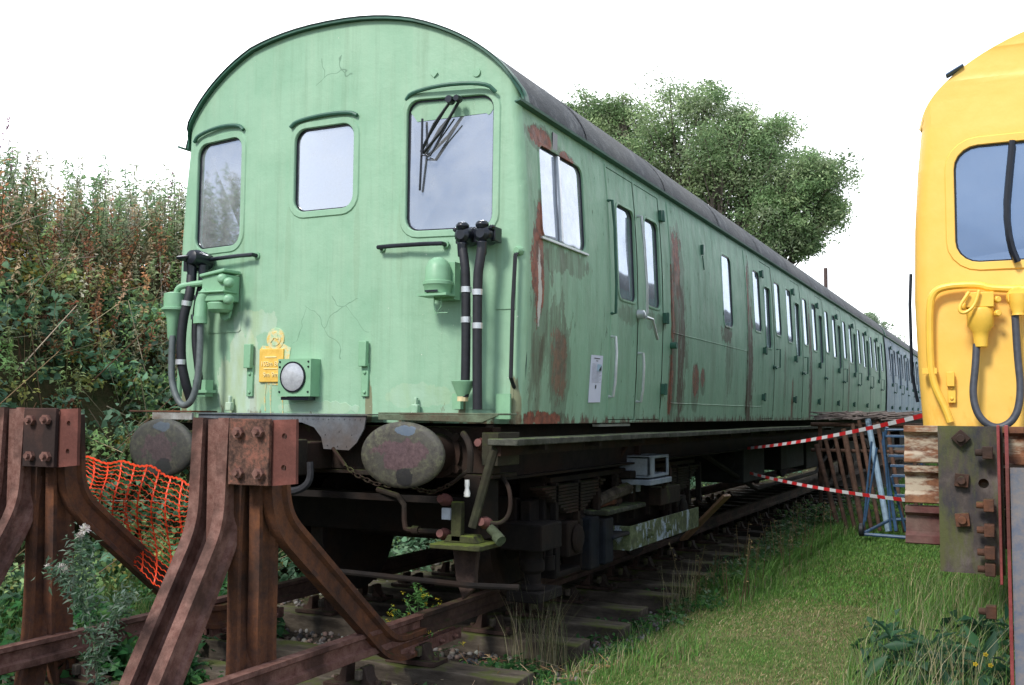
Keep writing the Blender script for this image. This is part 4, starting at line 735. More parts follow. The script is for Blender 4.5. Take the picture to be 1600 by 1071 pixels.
b = B(); BP_ = [(a*1.7, c) for a, c in IP]; b.sweep(BP_, arc([(4.265, -1.60, 1.20), (4.265, -1.66, 1.0), (4.268, -2.75, -.4)], .3, 6), (-1, 0, 0)); b.build('raking_strut', STR, TS, 30)
b = B(); b.sweep(IP, arc([(5.8, -1.62, 1.30), (5.8, -1.72, .95), (5.8, -3.4, -.15)], .3, 6), (-1, 0, 0)); b.build('raking_strut', STR, TS, 30)
for x in (4.29, 5.8): b = B(); b.sweep(IP, arc([(x, -1.3, 1.30), (x, -1.2, .95), (x, .6, -.15)], .3, 6), (1, 0, 0)); b.build('rear_strut', RUSTM, TS, 30)
# ------------------------------------------------------------------ track
SLM = N('weathered_sleeper_wood', .9, 0, .2); _a = SLM.noise(10, 7, .7, (.25, 1, 1)); _b = SLM.noise(2.5, 5, .7)
_mk = SLM.math('ADD', SLM.math('MULTIPLY', SLM.up(), .16), _b)
_k = SLM.ramp(_a, (.35, (.035, .028, .022)), (.55, (.095, .078, .06)), (.7, (.17, .145, .115)))
SLM.col(SLM.mix(SLM.ramp(_mk, (.62, 0.0), (.74, .9)), _k, (.075, .09, .022))).bump(_a, .8, .012); SLM = SLM.m
SLD = rusty('sleeper_wood_painted_shade', (.02, .017, .014), (.04, .033, .026), (.03, .022, .016), 8, 0)  # sleeper wood darkened so its colour carries the shade under the train
ORD = ['first', 'second', 'third', 'fourth', 'fifth', 'sixth', 'seventh', 'eighth', 'ninth', 'tenth', 'eleventh', 'twelfth', 'thirteenth', 'fourteenth']
def sleeper(x, y, z, L, label, chairs=(), rot=0, group='sleepers under the green carriage', jit=0, wood=None):
    t = thing('sleeper', (x, y, z), label, 'railway sleeper', group)
    b = B(); R_ = Matrix.Rotation(rot, 3, 'Z'); vs = []; n = 14
    for i in range(n+1):
        u = -L/2+L*i/n; q = [(u, -.125+random.uniform(-.008, .008), -.0), (u, .125+random.uniform(-.008, .008), 0), (u, .125, -.15), (u, -.125, -.15)]; q[0] = (q[0][0], q[0][1], random.uniform(-.008, .004)); q[1] = (q[1][0], q[1][1], random.uniform(-.008, .004)); vs += [Vector((x, y, z))+R_@Vector(p) for p in q]
    fs = [(4*i+j, 4*i+(j+1) % 4, 4*i+4+(j+1) % 4, 4*i+4+j) for i in range(n) for j in range(4)]+[(3, 2, 1, 0), (4*n, 4*n+1, 4*n+2, 4*n+3)]
    b.add(vs, fs); b.build('timber', wood or SLM, t, 0, .008)
    for cx in chairs:
        c = B(); c.bx(cx-.18, cx+.18, y-.09, y+.09, z+.001, z+.028)
        for s_ in (-1, 1): c.prism([(s_*.05, .02), (s_*.14, .02), (s_*.10, .06), (s_*.075, .125), (s_*.045, .125)], lambda u, v: (cx+u, y-.045, z+v), (0, .09, 0)); c.rev((cx+s_*.145, y, z+.02), (0, 0, 1), [(0, .02), (.03, .018)], 8)
        c.build('rail_chair', RAILM, t, bevel=.004)
        w = B(); w.box((cx+.05, y, z+.085), (.035, .16, .06)); w.build('wooden_key', SLM, t, bevel=.006)
    return t
ZT = -.03
RAILM = rusty('dark_brown_rail', (.055, .03, .022), (.10, .06, .045), (.035, .024, .02), 12, .2, .8)
ys = [-1.95, -1.3, -.64, .02, 1.05, 1.75, 2.45, 3.18, 3.75, 4.5, 5.3, 6.1, 6.9, 7.7]
for i, y in enumerate(ys):
    sleeper(.13+random.uniform(-.05, .06), y, ZT-.165, 2.75, ORD[i]+' timber sleeper under the green carriage, counted from the buffer posts', (-.76, .76))
for i in range(14):
    y = 8.5+.78*i; o2 = sleeper(0, y, ZT-.165, 2.75, 'timber sleeper coloured dark for the shadow under the far half of the green train', (-.76, .76) if i < 8 else (), wood=SLD)
RP = [(-.034, 0), (-.034, -.035), (-.011, -.045), (-.011, -.10), (-.034, -.112), (-.034, -.138), (.034, -.138), (.034, -.112), (.011, -.10), (.011, -.045), (.034, -.035), (.034, 0), (.026, .006), (-.026, .006)]
for x, lab in ((.76, 'rusty near running rail under the right side of the green carriage'), (-.76, 'rusty far running rail under the left side of the green carriage')):
    t = thing('running_rail', (x, -1.5, ZT), lab, 'rail', 'rails of the green carriage track')
    b = B(); b.sweep(RP, [(x, .05, ZT), (x, 42, ZT)], (-1, 0, 0)); b.build('rail_length', RAILM, t, 30)
    b = B(); b.sweep(RP, [(x, -2.6, ZT-.005), (x, .04, ZT-.005)], (-1, 0, 0)); b.build('rail_length', RUST, t, 30)
    for s_ in (1, -1):
        b = B(); b.bx(x+s_*.012, x+s_*.036, .20-.42, .20+.35, ZT-.108, ZT-.038)
        for dy in (-.3, -.12, .08, .26): b.rev((x+s_*.036, .18+dy, ZT-.073), (s_, 0, 0), [(0, .02), (.02, .02), (.02, .012), (.035, .012)], 6)
        b.build('fishplate', RUST, t, bevel=.003)
for x, lab in ((4.3, 'rusty near rail under the yellow carriage'), (5.83, 'rusty far rail under the yellow carriage')):
    t = thing('running_rail', (x, 0, ZT), lab, 'rail', 'rails of the yellow carriage track'); b = B(); b.sweep(RP, [(x, -3.0, ZT), (x, 22, ZT)], (-1, 0, 0)); b.build('rail_length', RUST, t, 30)
for i, (y, lab) in enumerate(((-.42, 'weathered sleeper end in the grass below the bolted plate, nearest the camera'), (.75, 'weathered sleeper end half hidden by dock leaves under the yellow carriage'), (1.6, 'dark sleeper just under the front of the yellow carriage'))):
    sleeper(5.07, y, ZT-.145, 2.75, lab, (4.3, 5.83), group='sleepers under the yellow carriage')
# ------------------------------------------------------------------ ground
def ss(t): t = np.clip(t, 0, 1); return t*t*(3-2*t)
def vnoise(x, y, s, seed=0):
    r = 0
    for i, (a, p, q, w) in enumerate(((1.0, .7, 1.3, 1), (2.3, 2.1, .4, .5), (4.7, .3, 2.9, .3), (9.1, 1.9, 5.1, .15))):
        r = r+w*np.sin(x*a*s+p+seed+1.3*np.sin(y*a*s*.8+q))*np.cos(y*a*s*.9+q+seed*1.7+1.1*np.sin(x*a*s*.7))
    return r/1.6
def gh(x, y):
    bank = ss((-2.05-x)/2.9)*(3.3+.25*vnoise(x*0, y, .5, 2))
    z = -.225+bank+.10*vnoise(x, y, 1.1, 1)*np.clip((-2-x)/1.5, 0, 1)
    z = z-.105*ss((1.95-np.abs(x))/.45)+.012*vnoise(x, y, 2.5, 4)
    return z
gx = np.unique(np.concatenate([np.linspace(-300, -20, 15), np.linspace(-20, -7, 14), np.linspace(-7, 7, 141), np.linspace(7, 20, 14), np.linspace(20, 300, 15)]))
gy = np.unique(np.concatenate([np.linspace(-300, -12, 15), np.linspace(-12, -4, 17), np.linspace(-4, 14, 121), np.linspace(14, 50, 37), np.linspace(50, 400, 15)]))
XX, YY = np.meshgrid(gx, gy, indexing='ij'); ZZ = gh(XX, YY); nx, ny = XX.shape
me = D.meshes.new('ground'); idx = np.arange(nx*ny).reshape(nx, ny)
me.from_pydata(np.stack([XX, YY, ZZ], -1).reshape(-1, 3).tolist(), [], np.stack([idx[:-1, :-1], idx[1:, :-1], idx[1:, 1:], idx[:-1, 1:]], -1).reshape(-1, 4).tolist())
me.polygons.foreach_set('use_smooth', [True]*len(me.polygons))
GR = N('ground_soil_and_turf', .95, 0, .15); x = GR.xyz(); a = GR.noise(1.1, 6, .65); b_ = GR.noise(9, 7, .72); c_ = GR.noise(40, 5, .75)
turf = GR.mix(GR.ramp(a, (.42, 0.0), (.62, .8)), GR.ramp(b_, (.35, (.06, .11, .02)), (.65, (.11, .18, .04))), GR.ramp(b_, (.35, (.14, .105, .055)), (.65, (.26, .21, .12))))
soil = GR.ramp(c_, (.3, (.022, .018, .014)), (.55, (.055, .045, .035)), (.72, (.13, .115, .095)))
edge = GR.math('ADD', x[0], GR.math('MULTIPLY', GR.math('SUBTRACT', b_, .5), .9))
k = GR.mix(GR.ramp(GR.math('MULTIPLY', edge, .25), (.36, 0.0), (.42, 1.0)), soil, turf)
bank = GR.ramp(GR.math('MULTIPLY', x[0], -.25), (.32, 0.0), (.42, 1.0))
k = GR.mix(bank, k, GR.ramp(b_, (.35, (.035, .05, .018)), (.65, (.10, .075, .04))))
GR.col(k).bump(GR.math('ADD', b_, c_), .8, .03); me.materials.append(GR.m)
go = D.objects.new('ground', me); S.collection.objects.link(go); tag(go, 'ground with grassy path, dark soil under the train and a steep bank', kind='structure')
# ------------------------------------------------------------------ vegetation helpers (numpy)
def cmesh(name, V, Fc, C, mat, parent=None, label=None, cat=None, kind=None, loc=None, group=None):
    """V (n,3) float, Fc (m,k) int, C (n,3) colours"""
    off = np.array(rootloc(parent)) if parent else np.zeros(3)
    V = V-off; me = D.meshes.new(name); me.vertices.add(len(V)); me.vertices.foreach_set('co', V.astype(np.float32).ravel())
    m, k_ = Fc.shape; me.loops.add(m*k_); me.loops.foreach_set('vertex_index', Fc.astype(np.int32).ravel()); me.polygons.add(m)
    me.polygons.foreach_set('loop_start', np.arange(0, m*k_, k_, dtype=np.int32)); me.update(calc_edges=True)
    ca = me.color_attributes.new('tint', 'FLOAT_COLOR', 'POINT'); ca.data.foreach_set('color', np.concatenate([C, np.ones((len(C), 1))], 1).astype(np.float32).ravel())
    me.materials.append(mat); ob = D.objects.new(name, me); S.collection.objects.link(ob); ob.parent = parent; tag(ob, label, cat, group, kind); return ob
def leaf_mat(name, trans=.35, rough=.5):
    m = D.materials.new(name); m.use_nodes = True; t = m.node_tree; p = t.nodes['Principled BSDF']; p.inputs['Roughness'].default_value = rough; p.inputs['Specular IOR Level'].default_value = .3
    a = t.nodes.new('ShaderNodeAttribute'); a.attribute_name = 'tint'; t.links.new(a.outputs['Color'], p.inputs['Base Color'])
    tr = t.nodes.new('ShaderNodeBsdfTranslucent'); t.links.new(a.outputs['Color'], tr.inputs[0]); mx = t.nodes.new('ShaderNodeMixShader'); mx.inputs[0].default_value = trans
    t.links.new(p.outputs[0], mx.inputs[1]); t.links.new(tr.outputs[0], mx.inputs[2]); t.links.new(mx.outputs[0], t.nodes['Material Output'].inputs[0]); return m
LM = leaf_mat('leaf', .48); GM = leaf_mat('grass_blade', .3, .6); SM = leaf_mat('dry_stem', .1, .8)
def unit(v): return v/np.maximum(1e-9, np.linalg.norm(v, axis=-1, keepdims=True))
def leaves(P, size, cols, droop=0., up=.5, ar=.5, fold=.12):
    n = len(P); d = unit(RNG.normal(size=(n, 3))*[1, 1, .6]-[0, 0, droop]); nn = unit(RNG.normal(size=(n, 3))*.7+[0, 0, up]); s_ = unit(np.cross(d, nn)); nn = np.cross(s_, d)
    L = (size*RNG.uniform(.6, 1.3, n))[:, None]; a = P; mid = P+d*L*.45; tip = P+d*L-nn*L*.12
    V = np.stack([a, mid+s_*L*ar*.5+nn*L*fold, tip, mid-s_*L*ar*.5+nn*L*fold, mid], 1).reshape(-1, 3)
    i = np.arange(n)[:, None]*5; Fc = np.concatenate([i+[[0, 1, 4]], i+[[1, 2, 4]], i+[[2, 3, 4]], i+[[3, 0, 4]]], 0)
    return V, Fc, np.repeat(cols, 5, 0)
def blades(P, h, w, cols, lean=.35, bend=.5, tipcol=None):
    n = len(P); h = h if isinstance(h, np.ndarray) else np.full(n, h); h = (h*RNG.uniform(.5, 1.3, n))[:, None]
    a = RNG.uniform(0, 2*np.pi, n); dr = np.stack([np.cos(a), np.sin(a), np.zeros(n)], 1); l = RNG.uniform(0, lean, n)[:, None]; s_ = np.stack([-np.sin(a+.6), np.cos(a+.6), np.zeros(n)], 1)*w/2
    up = np.array([0, 0, 1.]); m = P+up*h*.55+dr*h*l*.5; t = P+up*h*(1-.25*l)+dr*h*(l+bend*RNG.uniform(0, 1, n)[:, None]*.6)
    V = np.stack([P-s_, P+s_, m-s_*.8, m+s_*.8, t], 1).reshape(-1, 3); i = np.arange(n)[:, None]*5
    Fc = np.concatenate([i+[[0, 1, 3]], i+[[0, 3, 2]], i+[[2, 3, 4]]], 0); C = np.repeat(cols, 5, 0)
    return V, Fc, C
def cat_(L):
    o = 0; Vs = []; Fs = []; Cs = []
    for V, Fc, C in L: Vs.append(V); Fs.append(Fc+o); Cs.append(C); o += len(V)
    return np.concatenate(Vs), np.concatenate(Fs), np.concatenate(Cs)
def pick(n, cols, var=.25, w=None):
    c = np.array(cols)[RNG.choice(len(cols), n, p=w)]; return np.clip(c*RNG.uniform(1-var, 1+var, (n, 1))*RNG.uniform(.93, 1.07, (n, 3)), 0, 1)
def sticks(A, T_, r, cols, n=3):
    A = np.asarray(A, float); T_ = np.asarray(T_, float); d = unit(T_-A); u = unit(np.cross(d, [0.3, .2, 1.])); w = np.cross(d, u); r = (np.asarray(r)*np.ones(len(A)))[:, None]; V = []
    for p, k_ in ((A, 1.), (T_, .6)):
        for j in range(3): t = 2*np.pi*j/3; V.append(p+(u*np.cos(t)+w*np.sin(t))*r*k_)
    V = np.stack(V, 1).reshape(-1, 3); i = np.arange(len(A))[:, None]*6
    Fc = np.concatenate([i+[[a, b, c]] for j in range(3) for a, b, c in ((j, (j+1) % 3, (j+1) % 3+3), (j, (j+1) % 3+3, j+3))], 0); return V, Fc, np.repeat(cols, 6, 0)
# ------------------------------------------------------------------ bank vegetation (nobody could count it)
def onbank(n, x0, x1, y0, y1):
    x = RNG.uniform(x0, x1, n); y = RNG.uniform(y0, y1, n); return x, y
def bramble(nc, x0, x1, y0, y1, per, rmin, rmax, cols, size, hoff=.1, dens=None):
    x, y = onbank(nc, x0, x1, y0, y1); z = gh(x, y); P = []; C = []; L = []
    r = RNG.uniform(rmin, rmax, nc)
    base = pick(nc, cols, .2)
    for i in range(nc):
        k = int(per*(r[i]/rmax)**1.5)+3; d = unit(RNG.normal(size=(k, 3))); d[:, 2] = np.abs(d[:, 2])*1.0; rr = r[i]*RNG.uniform(.55, 1.05, (k, 1))
        P.append(np.array([x[i], y[i], z[i]+hoff*r[i]])+d*rr*[1.1, 1.1, .95]); C.append(np.clip(base[i]*RNG.uniform(.7, 1.35, (k, 1)), 0, 1))
    P = np.concatenate(P); C = np.concatenate(C); return leaves(P, size, C, .35, .9, .62)
GRN = [(.14, .28, .17), (.17, .33, .20), (.10, .21, .12), (.26, .37, .15), (.20, .32, .21)]
V = [bramble(150, -2.5, -1.55, 1.5, 26, 90, .12, .36, GRN, .09), bramble(520, -4.3, -2.15, -1.5, 11, 130, .12, .42, GRN, .088), bramble(420, -4.4, -2.0, -2, 10, 130, .1, .34, [(.26, .42, .16), (.32, .45, .18), (.40, .38, .12)], .055, .6),  # first clumps added beside the far rail to block light under the train
     bramble(260, -5, -2.1, 11, 30, 90, .2, .5, GRN, .14), bramble(170, -4.9, -3.0, -1, 12, 120, .1, .3, [(.20, .20, .05), (.28, .22, .05), (.22, .10, .05)], .05, .8)]
Vv, Fc, Cc = cat_(V); cmesh('bramble_thicket', Vv, Fc, Cc, LM, None, 'bluish green bramble thicket on the lower half of the bank, plus an added trackside row', 'brambles', 'stuff')
# arching bramble stems and dead sticks
n = 1500; x, y = onbank(n, -4.8, -2.2, -1.5, 11); z = gh(x, y); A = np.stack([x, y, z-.05], 1); d = unit(RNG.normal(size=(n, 3))*[.8, .8, .3]+[0.2, 0, .75]); T_ = A+d*RNG.uniform(.4, 1.1, (n, 1))
Vs = [sticks(A, T_, RNG.uniform(.003, .008, n), pick(n, [(.24, .16, .09), (.12, .06, .035), (.34, .27, .18), (.1, .1, .05)], .3))]
n = 70; x, y = onbank(n, -4.6, -2.6, 0, 9); z = gh(x, y); A = np.stack([x, y, z+.3], 1); d = unit(RNG.normal(size=(n, 3))*[.5, 1, .8]+[0, 0, .5]); Vs.append(sticks(A, A+d*RNG.uniform(.4, .95, (n, 1)), RNG.uniform(.004, .008, n), pick(n, [(.5, .42, .3), (.4, .33, .25)], .2)))
Vv, Fc, Cc = cat_(Vs); cmesh('dead_stems', Vv, Fc, Cc, SM, None, 'tangle of pale dead stems and twigs across the bank', 'dead stems', 'stuff')
def spikes(n, x0, x1, y0, y1, h0, h1, stemc, leafc, per, lsize, lw=.3, top=.25, below=0):
    x, y = onbank(n, x0, x1, y0, y1); z = gh(x, y); h = RNG.uniform(h0, h1, n); lean = RNG.normal(size=(n, 2))*.13; A = np.stack([x, y, z], 1); T_ = A+np.stack([lean[:, 0]*h, lean[:, 1]*h, h], 1)
    out = [sticks(A, T_, .005, pick(n, stemc, .25))]; base = pick(n, leafc, .2)
    t = RNG.uniform(top, 1.02, (n, per)); P = (A[:, None]+(T_-A)[:, None]*t[..., None]+RNG.normal(size=(n, per, 3))*.02*(1.3-t[..., None])).reshape(-1, 3); C = np.clip(np.repeat(base, per, 0)*RNG.uniform(.7, 1.35, (n*per, 1)), 0, 1)
    out.append(leaves(P, lsize, C, .1, .4, lw)); return cat_(out)
V = [spikes(820, -5.4, -3.7, -1.5, 12, .35, .85, [(.16, .07, .035)], [(.55, .27, .14), (.62, .36, .19), (.44, .19, .11), (.66, .48, .30)], 45, .05, .4), spikes(260, -5.6, -3.8, -1.5, 12, .5, .95, [(.3, .22, .13)], [(.70, .60, .44), (.74, .67, .55), (.60, .44, .28)], 36, .05, .4, .4)]
Vv, Fc, Cc = cat_(V); cmesh('dry_dock_stems', Vv, Fc, Cc, LM, None, 'rust brown dried dock and willowherb stems on the upper half of the bank', 'dried weeds', 'stuff')
V = [spikes(420, -4.9, -3.4, -1, 12, .45, .9, [(.2, .22, .1)], [(.24, .38, .16), (.34, .44, .20), (.46, .46, .28)], 50, .06, .26), spikes(900, -6.2, -4.4, -2.5, 13, .6, 1.25, [(.10, .12, .06)], [(.20, .34, .16), (.26, .40, .19), (.34, .40, .24), (.42, .42, .28)], 60, .085, .22), spikes(60, -5.2, -4.6, -1, 12, .9, 1.25, [(.12, .10, .07)], [(.34, .16, .26), (.28, .22, .2)], 26, .035, .5, .75),
     spikes(500, -7.5, -5.8, -3, 14, .5, .9, [(.10, .12, .06)], [(.08, .13, .06), (.12, .16, .08)], 40, .1, .25)]
Vv, Fc, Cc = cat_(V); cmesh('tall_willowherb', Vv, Fc, Cc, LM, None, 'tall grey green willowherb along the top of the bank against the sky', 'tall weeds', 'stuff')
# grassy path
def grass(n, x0, x1, y0, y1, h, w, cols, prob=None, wgt=None, **k):
    x = RNG.uniform(x0, x1, n); y = RNG.uniform(y0, y1, n)
    if prob is not None: m_ = RNG.uniform(0, 1, n) < prob(x, y); x, y = x[m_], y[m_]
    return blades(np.stack([x, y, gh(x, y)-.005], 1), h, w, pick(len(x), cols, .3, wgt), **k)
lush = [(.09, .21, .04), (.12, .26, .05), (.07, .16, .035), (.17, .29, .07), (.36, .32, .16)]
dry = [(.34, .25, .13), (.26, .19, .10), (.20, .24, .07), (.44, .36, .22)]
pth = lambda x, y: np.clip((x-1.55-.25*vnoise(x*0, y, 2, 5))*2.2, 0, 1)
pd = lambda x, y: np.clip(.45+1.5*vnoise(x, y, 1.1, 3)+.35*(y < 0)-.05*(y-1), .03, 1)*pth(x, y)
V = [grass(110000, 1.4, 4.6, -2.6, 4, .024, .0045, lush, pth, None, bend=1.2), grass(70000, 1.3, 4.2, 3.5, 15, .045, .010, lush[:4], pth, bend=1.0), grass(14000, 1.42, 2.1, 3.6, 13, .17, .009, lush[:4], None, bend=1.0), grass(75000, 1.4, 4.6, -2.6, 8, .03, .005, dry, pd, lean=1.6, bend=1.6), grass(30000, 1.3, 3.8, 14, 34, .12, .02, lush[:4], pth),
     grass(12000, 1.55, 2.3, -.2, 11, .13, .006, lush[:4]+[(.3, .27, .15)], lambda x, y: np.clip(.35+.9*vnoise(x, y, 1.4, 8), 0, 1), lean=.5, bend=.9), grass(3500, 3.3, 4.25, -.8, 4.5, .30, .006, lush[:4]+[(.36, .32, .18), (.2, .24, .12)], lean=.4, bend=.7),
     grass(8000, 3.1, 4.2, -1.7, .3, .13, .006, lush, lean=.6, bend=.9)]
Vv, Fc, Cc = cat_(V); cmesh('grass', Vv, Fc, Cc, GM, None, 'worn green grass with strawy patches along the path beside the carriage', 'grass', 'stuff')
# low leafy weeds between the tracks
def patchleaves(lst, size, cols, nc=10, ar=.65):
    P = []
    for x, y, r, h, n in lst:
        a = RNG.uniform(0, 6.28, n); q = r*np.sqrt(RNG.uniform(0, 1, n)); px = x+q*np.cos(a); py = y+q*np.sin(a); P.append(np.stack([px, py, gh(px, py)+RNG.uniform(.02, 1, n)*h*(1-.5*(q/r)**2)], 1))
    P = np.concatenate(P); return leaves(P, size, pick(len(P), cols, .3), .1, 1.6, ar)
V = [patchleaves([(1.25, .25, .35, .12, 420), (1.1, -.35, .2, .10, 160), (.35, -1.0, .28, .16, 420), (.05, -1.25, .25, .14, 300), (-.35, -.9, .3, .2, 260), (1.55, .0, .3, .07, 160), (1.7, 1.0, .2, .1, 120), (1.2, .55, .25, .1, 200), (1.5, 1.4, .3, .1, 160), (1.65, 2.1, .3, .12, 200), (1.3, 2.1, .25, .1, 120), (1.75, 2.9, .3, .14, 240), (1.2, 3.6, .3, .12, 160)], .05, [(.03, .10, .03), (.045, .14, .04), (.07, .17, .05)]),
     patchleaves([(-1.1, -1.0, .5, .45, 1500), (-.6, -.95, .35, .35, 700), (-1.6, -.7, .5, .5, 1100), (-1.3, .3, .6, .4, 1100), (-1.9, .6, .5, .5, 900)], .085, [(.04, .15, .05), (.06, .19, .06), (.05, .13, .06), (.09, .21, .06)]),
     grass(8000, -2.4, -1.0, -1.2, .6, .32, .009, [(.06, .14, .03), (.10, .19, .05), (.17, .2, .08)], None), grass(3000, -.9, .5, -2.2, -.6, .10, .006, lush, None)]
Vv, Fc, Cc = cat_(V); cmesh('ground_weeds', Vv, Fc, Cc, LM, None, 'low leafy weeds and nettles around the buffer posts and rails', 'weeds', 'stuff')
V = [patchleaves([(1.62+.3*RNG.uniform(-.5, .5), 3.9+.42*i, .30, .20+.015*i, 260) for i in range(14)]+[(1.55, 9.5, .5, .5, 700), (2.3, 11, .6, .6, 900)], .065, [(.045, .11, .04), (.07, .16, .05), (.09, .13, .05)]), spikes(60, 1.55, 2.2, 3, 8, .25, .6, [(.2, .15, .08)], [(.12, .14, .06), (.25, .2, .1)], 14, .03, .4)]
Vv, Fc, Cc = cat_(V); cmesh('trackside_scrub', Vv, Fc, Cc, LM, None, 'dark scrubby weeds at the edge of the path under the shoe beam', 'weeds', 'stuff')
# ballast and litter
def stones(n, x0, x1, y0, y1, s0, s1, prob=None):
    ico = np.array([[0, 0, 1], [.89, 0, .45], [.28, .85, .45], [-.72, .53, .45], [-.72, -.53, .45], [.28, -.85, .45], [.72, .53, -.45], [-.28, .85, -.45], [-.89, 0, -.45], [-.28, -.85, -.45], [.72, -.53, -.45], [0, 0, -1]])
    fc = np.array([[0, 1, 2], [0, 2, 3], [0, 3, 4], [0, 4, 5], [0, 5, 1], [1, 6, 2], [2, 7, 3], [3, 8, 4], [4, 9, 5], [5, 10, 1], [2, 6, 7], [3, 7, 8], [4, 8, 9], [5, 9, 10], [1, 10, 6], [6, 11, 7], [7, 11, 8], [8, 11, 9], [9, 11, 10], [10, 11, 6]])
    x = RNG.uniform(x0, x1, n); y = RNG.uniform(y0, y1, n); s_ = RNG.uniform(s0, s1, (n, 1, 1)); sc = RNG.uniform(.6, 1.3, (n, 1, 3)); P = np.stack([x, y, gh(x, y)+.25*s_[:, 0, 0]], 1)
    a = RNG.uniform(0, 6.28, n); V = ico[None]*sc*s_*RNG.uniform(.8, 1.2, (n, 12, 1)); ca, sa = np.cos(a)[:, None], np.sin(a)[:, None]
    V = np.stack([V[..., 0]*ca-V[..., 1]*sa, V[..., 0]*sa+V[..., 1]*ca, V[..., 2]], -1)+P[:, None]
    return V.reshape(-1, 3), (fc[None]+np.arange(n)[:, None, None]*12).reshape(-1, 3), np.repeat(pick(n, [(.16, .15, .14), (.22, .21, .20), (.10, .09, .085), (.17, .12, .10)], .3), 12, 0)
V = [stones(3800, -1.9, 1.75, -2.4, 3.2, .012, .03), stones(900, .6, 1.6, -1.6, .2, .015, .03), stones(2500, -2.2, 1.8, 3, 14, .02, .04)]
Vv, Fc, Cc = cat_(V); cmesh('ballast', Vv, Fc, Cc, SM, None, 'grey ballast stones between the sleepers', 'ballast', 'stuff')
n = 600; x = RNG.uniform(.8, 1.9, n); y = RNG.uniform(-1.2, .7, n); A = np.stack([x, y, gh(x, y)+RNG.uniform(.01, .07, n)], 1); d = unit(RNG.normal(size=(n, 3))*[1, 1, .25]); Vv, Fc, Cc = sticks(A, A+d*RNG.uniform(.04, .16, (n, 1)), .003, pick(n, [(.38, .24, .11), (.28, .16, .08), (.45, .36, .22)], .2))
cmesh('dead_grass_litter', Vv, Fc, Cc, SM, None, 'orange brown dead stalks lying by the near sleeper ends', 'dead grass', 'stuff')
# individual plants
def tallgrass(name, x, y, r, n, h, label, cols, group='dry grass tufts beside the rail'):
    t = thing(name, (x, y, float(gh(np.array(x), np.array(y)))), label, 'grass tuft', group)
    a = RNG.uniform(0, 6.28, n); q = r*np.sqrt(RNG.uniform(0, 1, n)); P = np.stack([x+q*np.cos(a), y+q*np.sin(a), gh(x+q*np.cos(a), y+q*np.sin(a))], 1)
    V, Fc, C = blades(P, h, .0045, pick(n, cols, .25), lean=.35, bend=.4); cmesh('grass_blades', V, Fc, C, GM, t)
tallgrass('grass_tuft', 1.30, .72, .22, 130, .50, 'tall strawy grass tuft growing over the near rail beside the wheel', [(.22, .19, .10), (.12, .14, .06), (.32, .28, .17)])
tallgrass('grass_tuft', 1.62, 2.9, .16, 70, .40, 'smaller strawy grass tuft below the shoe beam', [(.22, .19, .10), (.10, .13, .05), (.30, .26, .15)])
tallgrass('grass_tuft', 3.85, .35, .22, 110, .5, 'tall seeding grass tuft just behind the mossy bolted plate', [(.30, .27, .15), (.14, .2, .07), (.4, .36, .22)])
def herb(name, x, y, h, label, cat, stemc, leafc, nb, per, ls, flower=None, fn=0, fs=.012, lean=(0, 0), spread=.35, pal=.35):
    z = float(gh(np.array(x), np.array(y))); t = thing(name, (x, y, z), label, cat); A = []; T_ = []
    base = np.array([x, y, z]); top = base+np.array([lean[0], lean[1], 1.])*h; A.append(base); T_.append(top)
    for i in range(nb): u = RNG.uniform(.1, .95); p = base+(top-base)*u; d = unit(RNG.normal(size=3)*[1, 1, .2]+[0, 0, .7]); A.append(p); T_.append(p+d*h*spread*(1.15-u))
    A = np.array(A); T_ = np.array(T_); V, Fc, C = sticks(A, T_, .004, pick(len(A), [stemc], .1)); cmesh('stem', V, Fc, C, SM, t)
    u = RNG.uniform(.05, 1, (len(A), per)); P = (A[:, None]+(T_-A)[:, None]*u[..., None]+RNG.normal(size=(len(A), per, 3))*.008).reshape(-1, 3); V, Fc, C = leaves(P, ls, pick(len(P), leafc, .25), .0, .5, pal); cmesh('leaves', V, Fc, C, LM, t)
    if flower:
        idx = RNG.choice(len(T_), fn) if fn < 900 else np.arange(len(T_)); P = T_[idx]+RNG.normal(size=(len(idx), 3))*.012; P = np.repeat(P, 14, 0)+RNG.normal(size=(len(idx)*14, 3))*fs*.6; V, Fc, C = leaves(P, fs, pick(len(P), flower, .12), 0, 1, .5); cmesh('flowers', V, Fc, C, LM, t)
    return t
p = Vector((.60, .22, 0)); herb('ragwort', p.x, p.y+.0, .58, 'bushy green groundsel with small yellow flowers growing behind the near rail', 'weed plant', (.08, .16, .05), [(.12, .30, .08), (.17, .36, .11), (.09, .22, .07)], 34, 22, .032, [(.75, .62, .05)], 34, .010, (.1, 0), .6)
p = F(135, 1071, -2.1)
th_ = thing('thistle', (p.x, p.y, -.18), 'pale thistle with fluffy white seed heads between the two buffer posts', 'weed plant'); A = []; T_ = []
y0_ = p.y; sp = [F(165, 1130, y0_), F(150, 1030, y0_), F(138, 950, y0_), F(128, 880, y0_), F(124, 835, y0_)]; sp2 = [F(138, 950, y0_), F(105, 900, y0_), F(88, 890, y0_)]; sp3 = [F(150, 1030, y0_), F(185, 960, y0_), F(205, 925, y0_)]
for s_ in (sp, sp2, sp3):
    for a, c in zip(s_, s_[1:]): A.append(list(a)); T_.append(list(c))
A = np.array(A); T_ = np.array(T_); V, Fc, C = sticks(A, T_, .005, pick(len(A), [(.10, .15, .08)], .1)); cmesh('stem', V, Fc, C, SM, th_)
u = RNG.uniform(0, 1, (len(A), 150)); P = (A[:, None]+(T_-A)[:, None]*u[..., None]+RNG.normal(size=(len(A), 150, 3))*.03).reshape(-1, 3); V, Fc, C = leaves(P, .042, pick(len(P), [(.10, .17, .11), (.14, .22, .14), (.07, .14, .07), (.2, .26, .2)], .2), .2, .5, .28); cmesh('leaves', V, Fc, C, LM, th_)
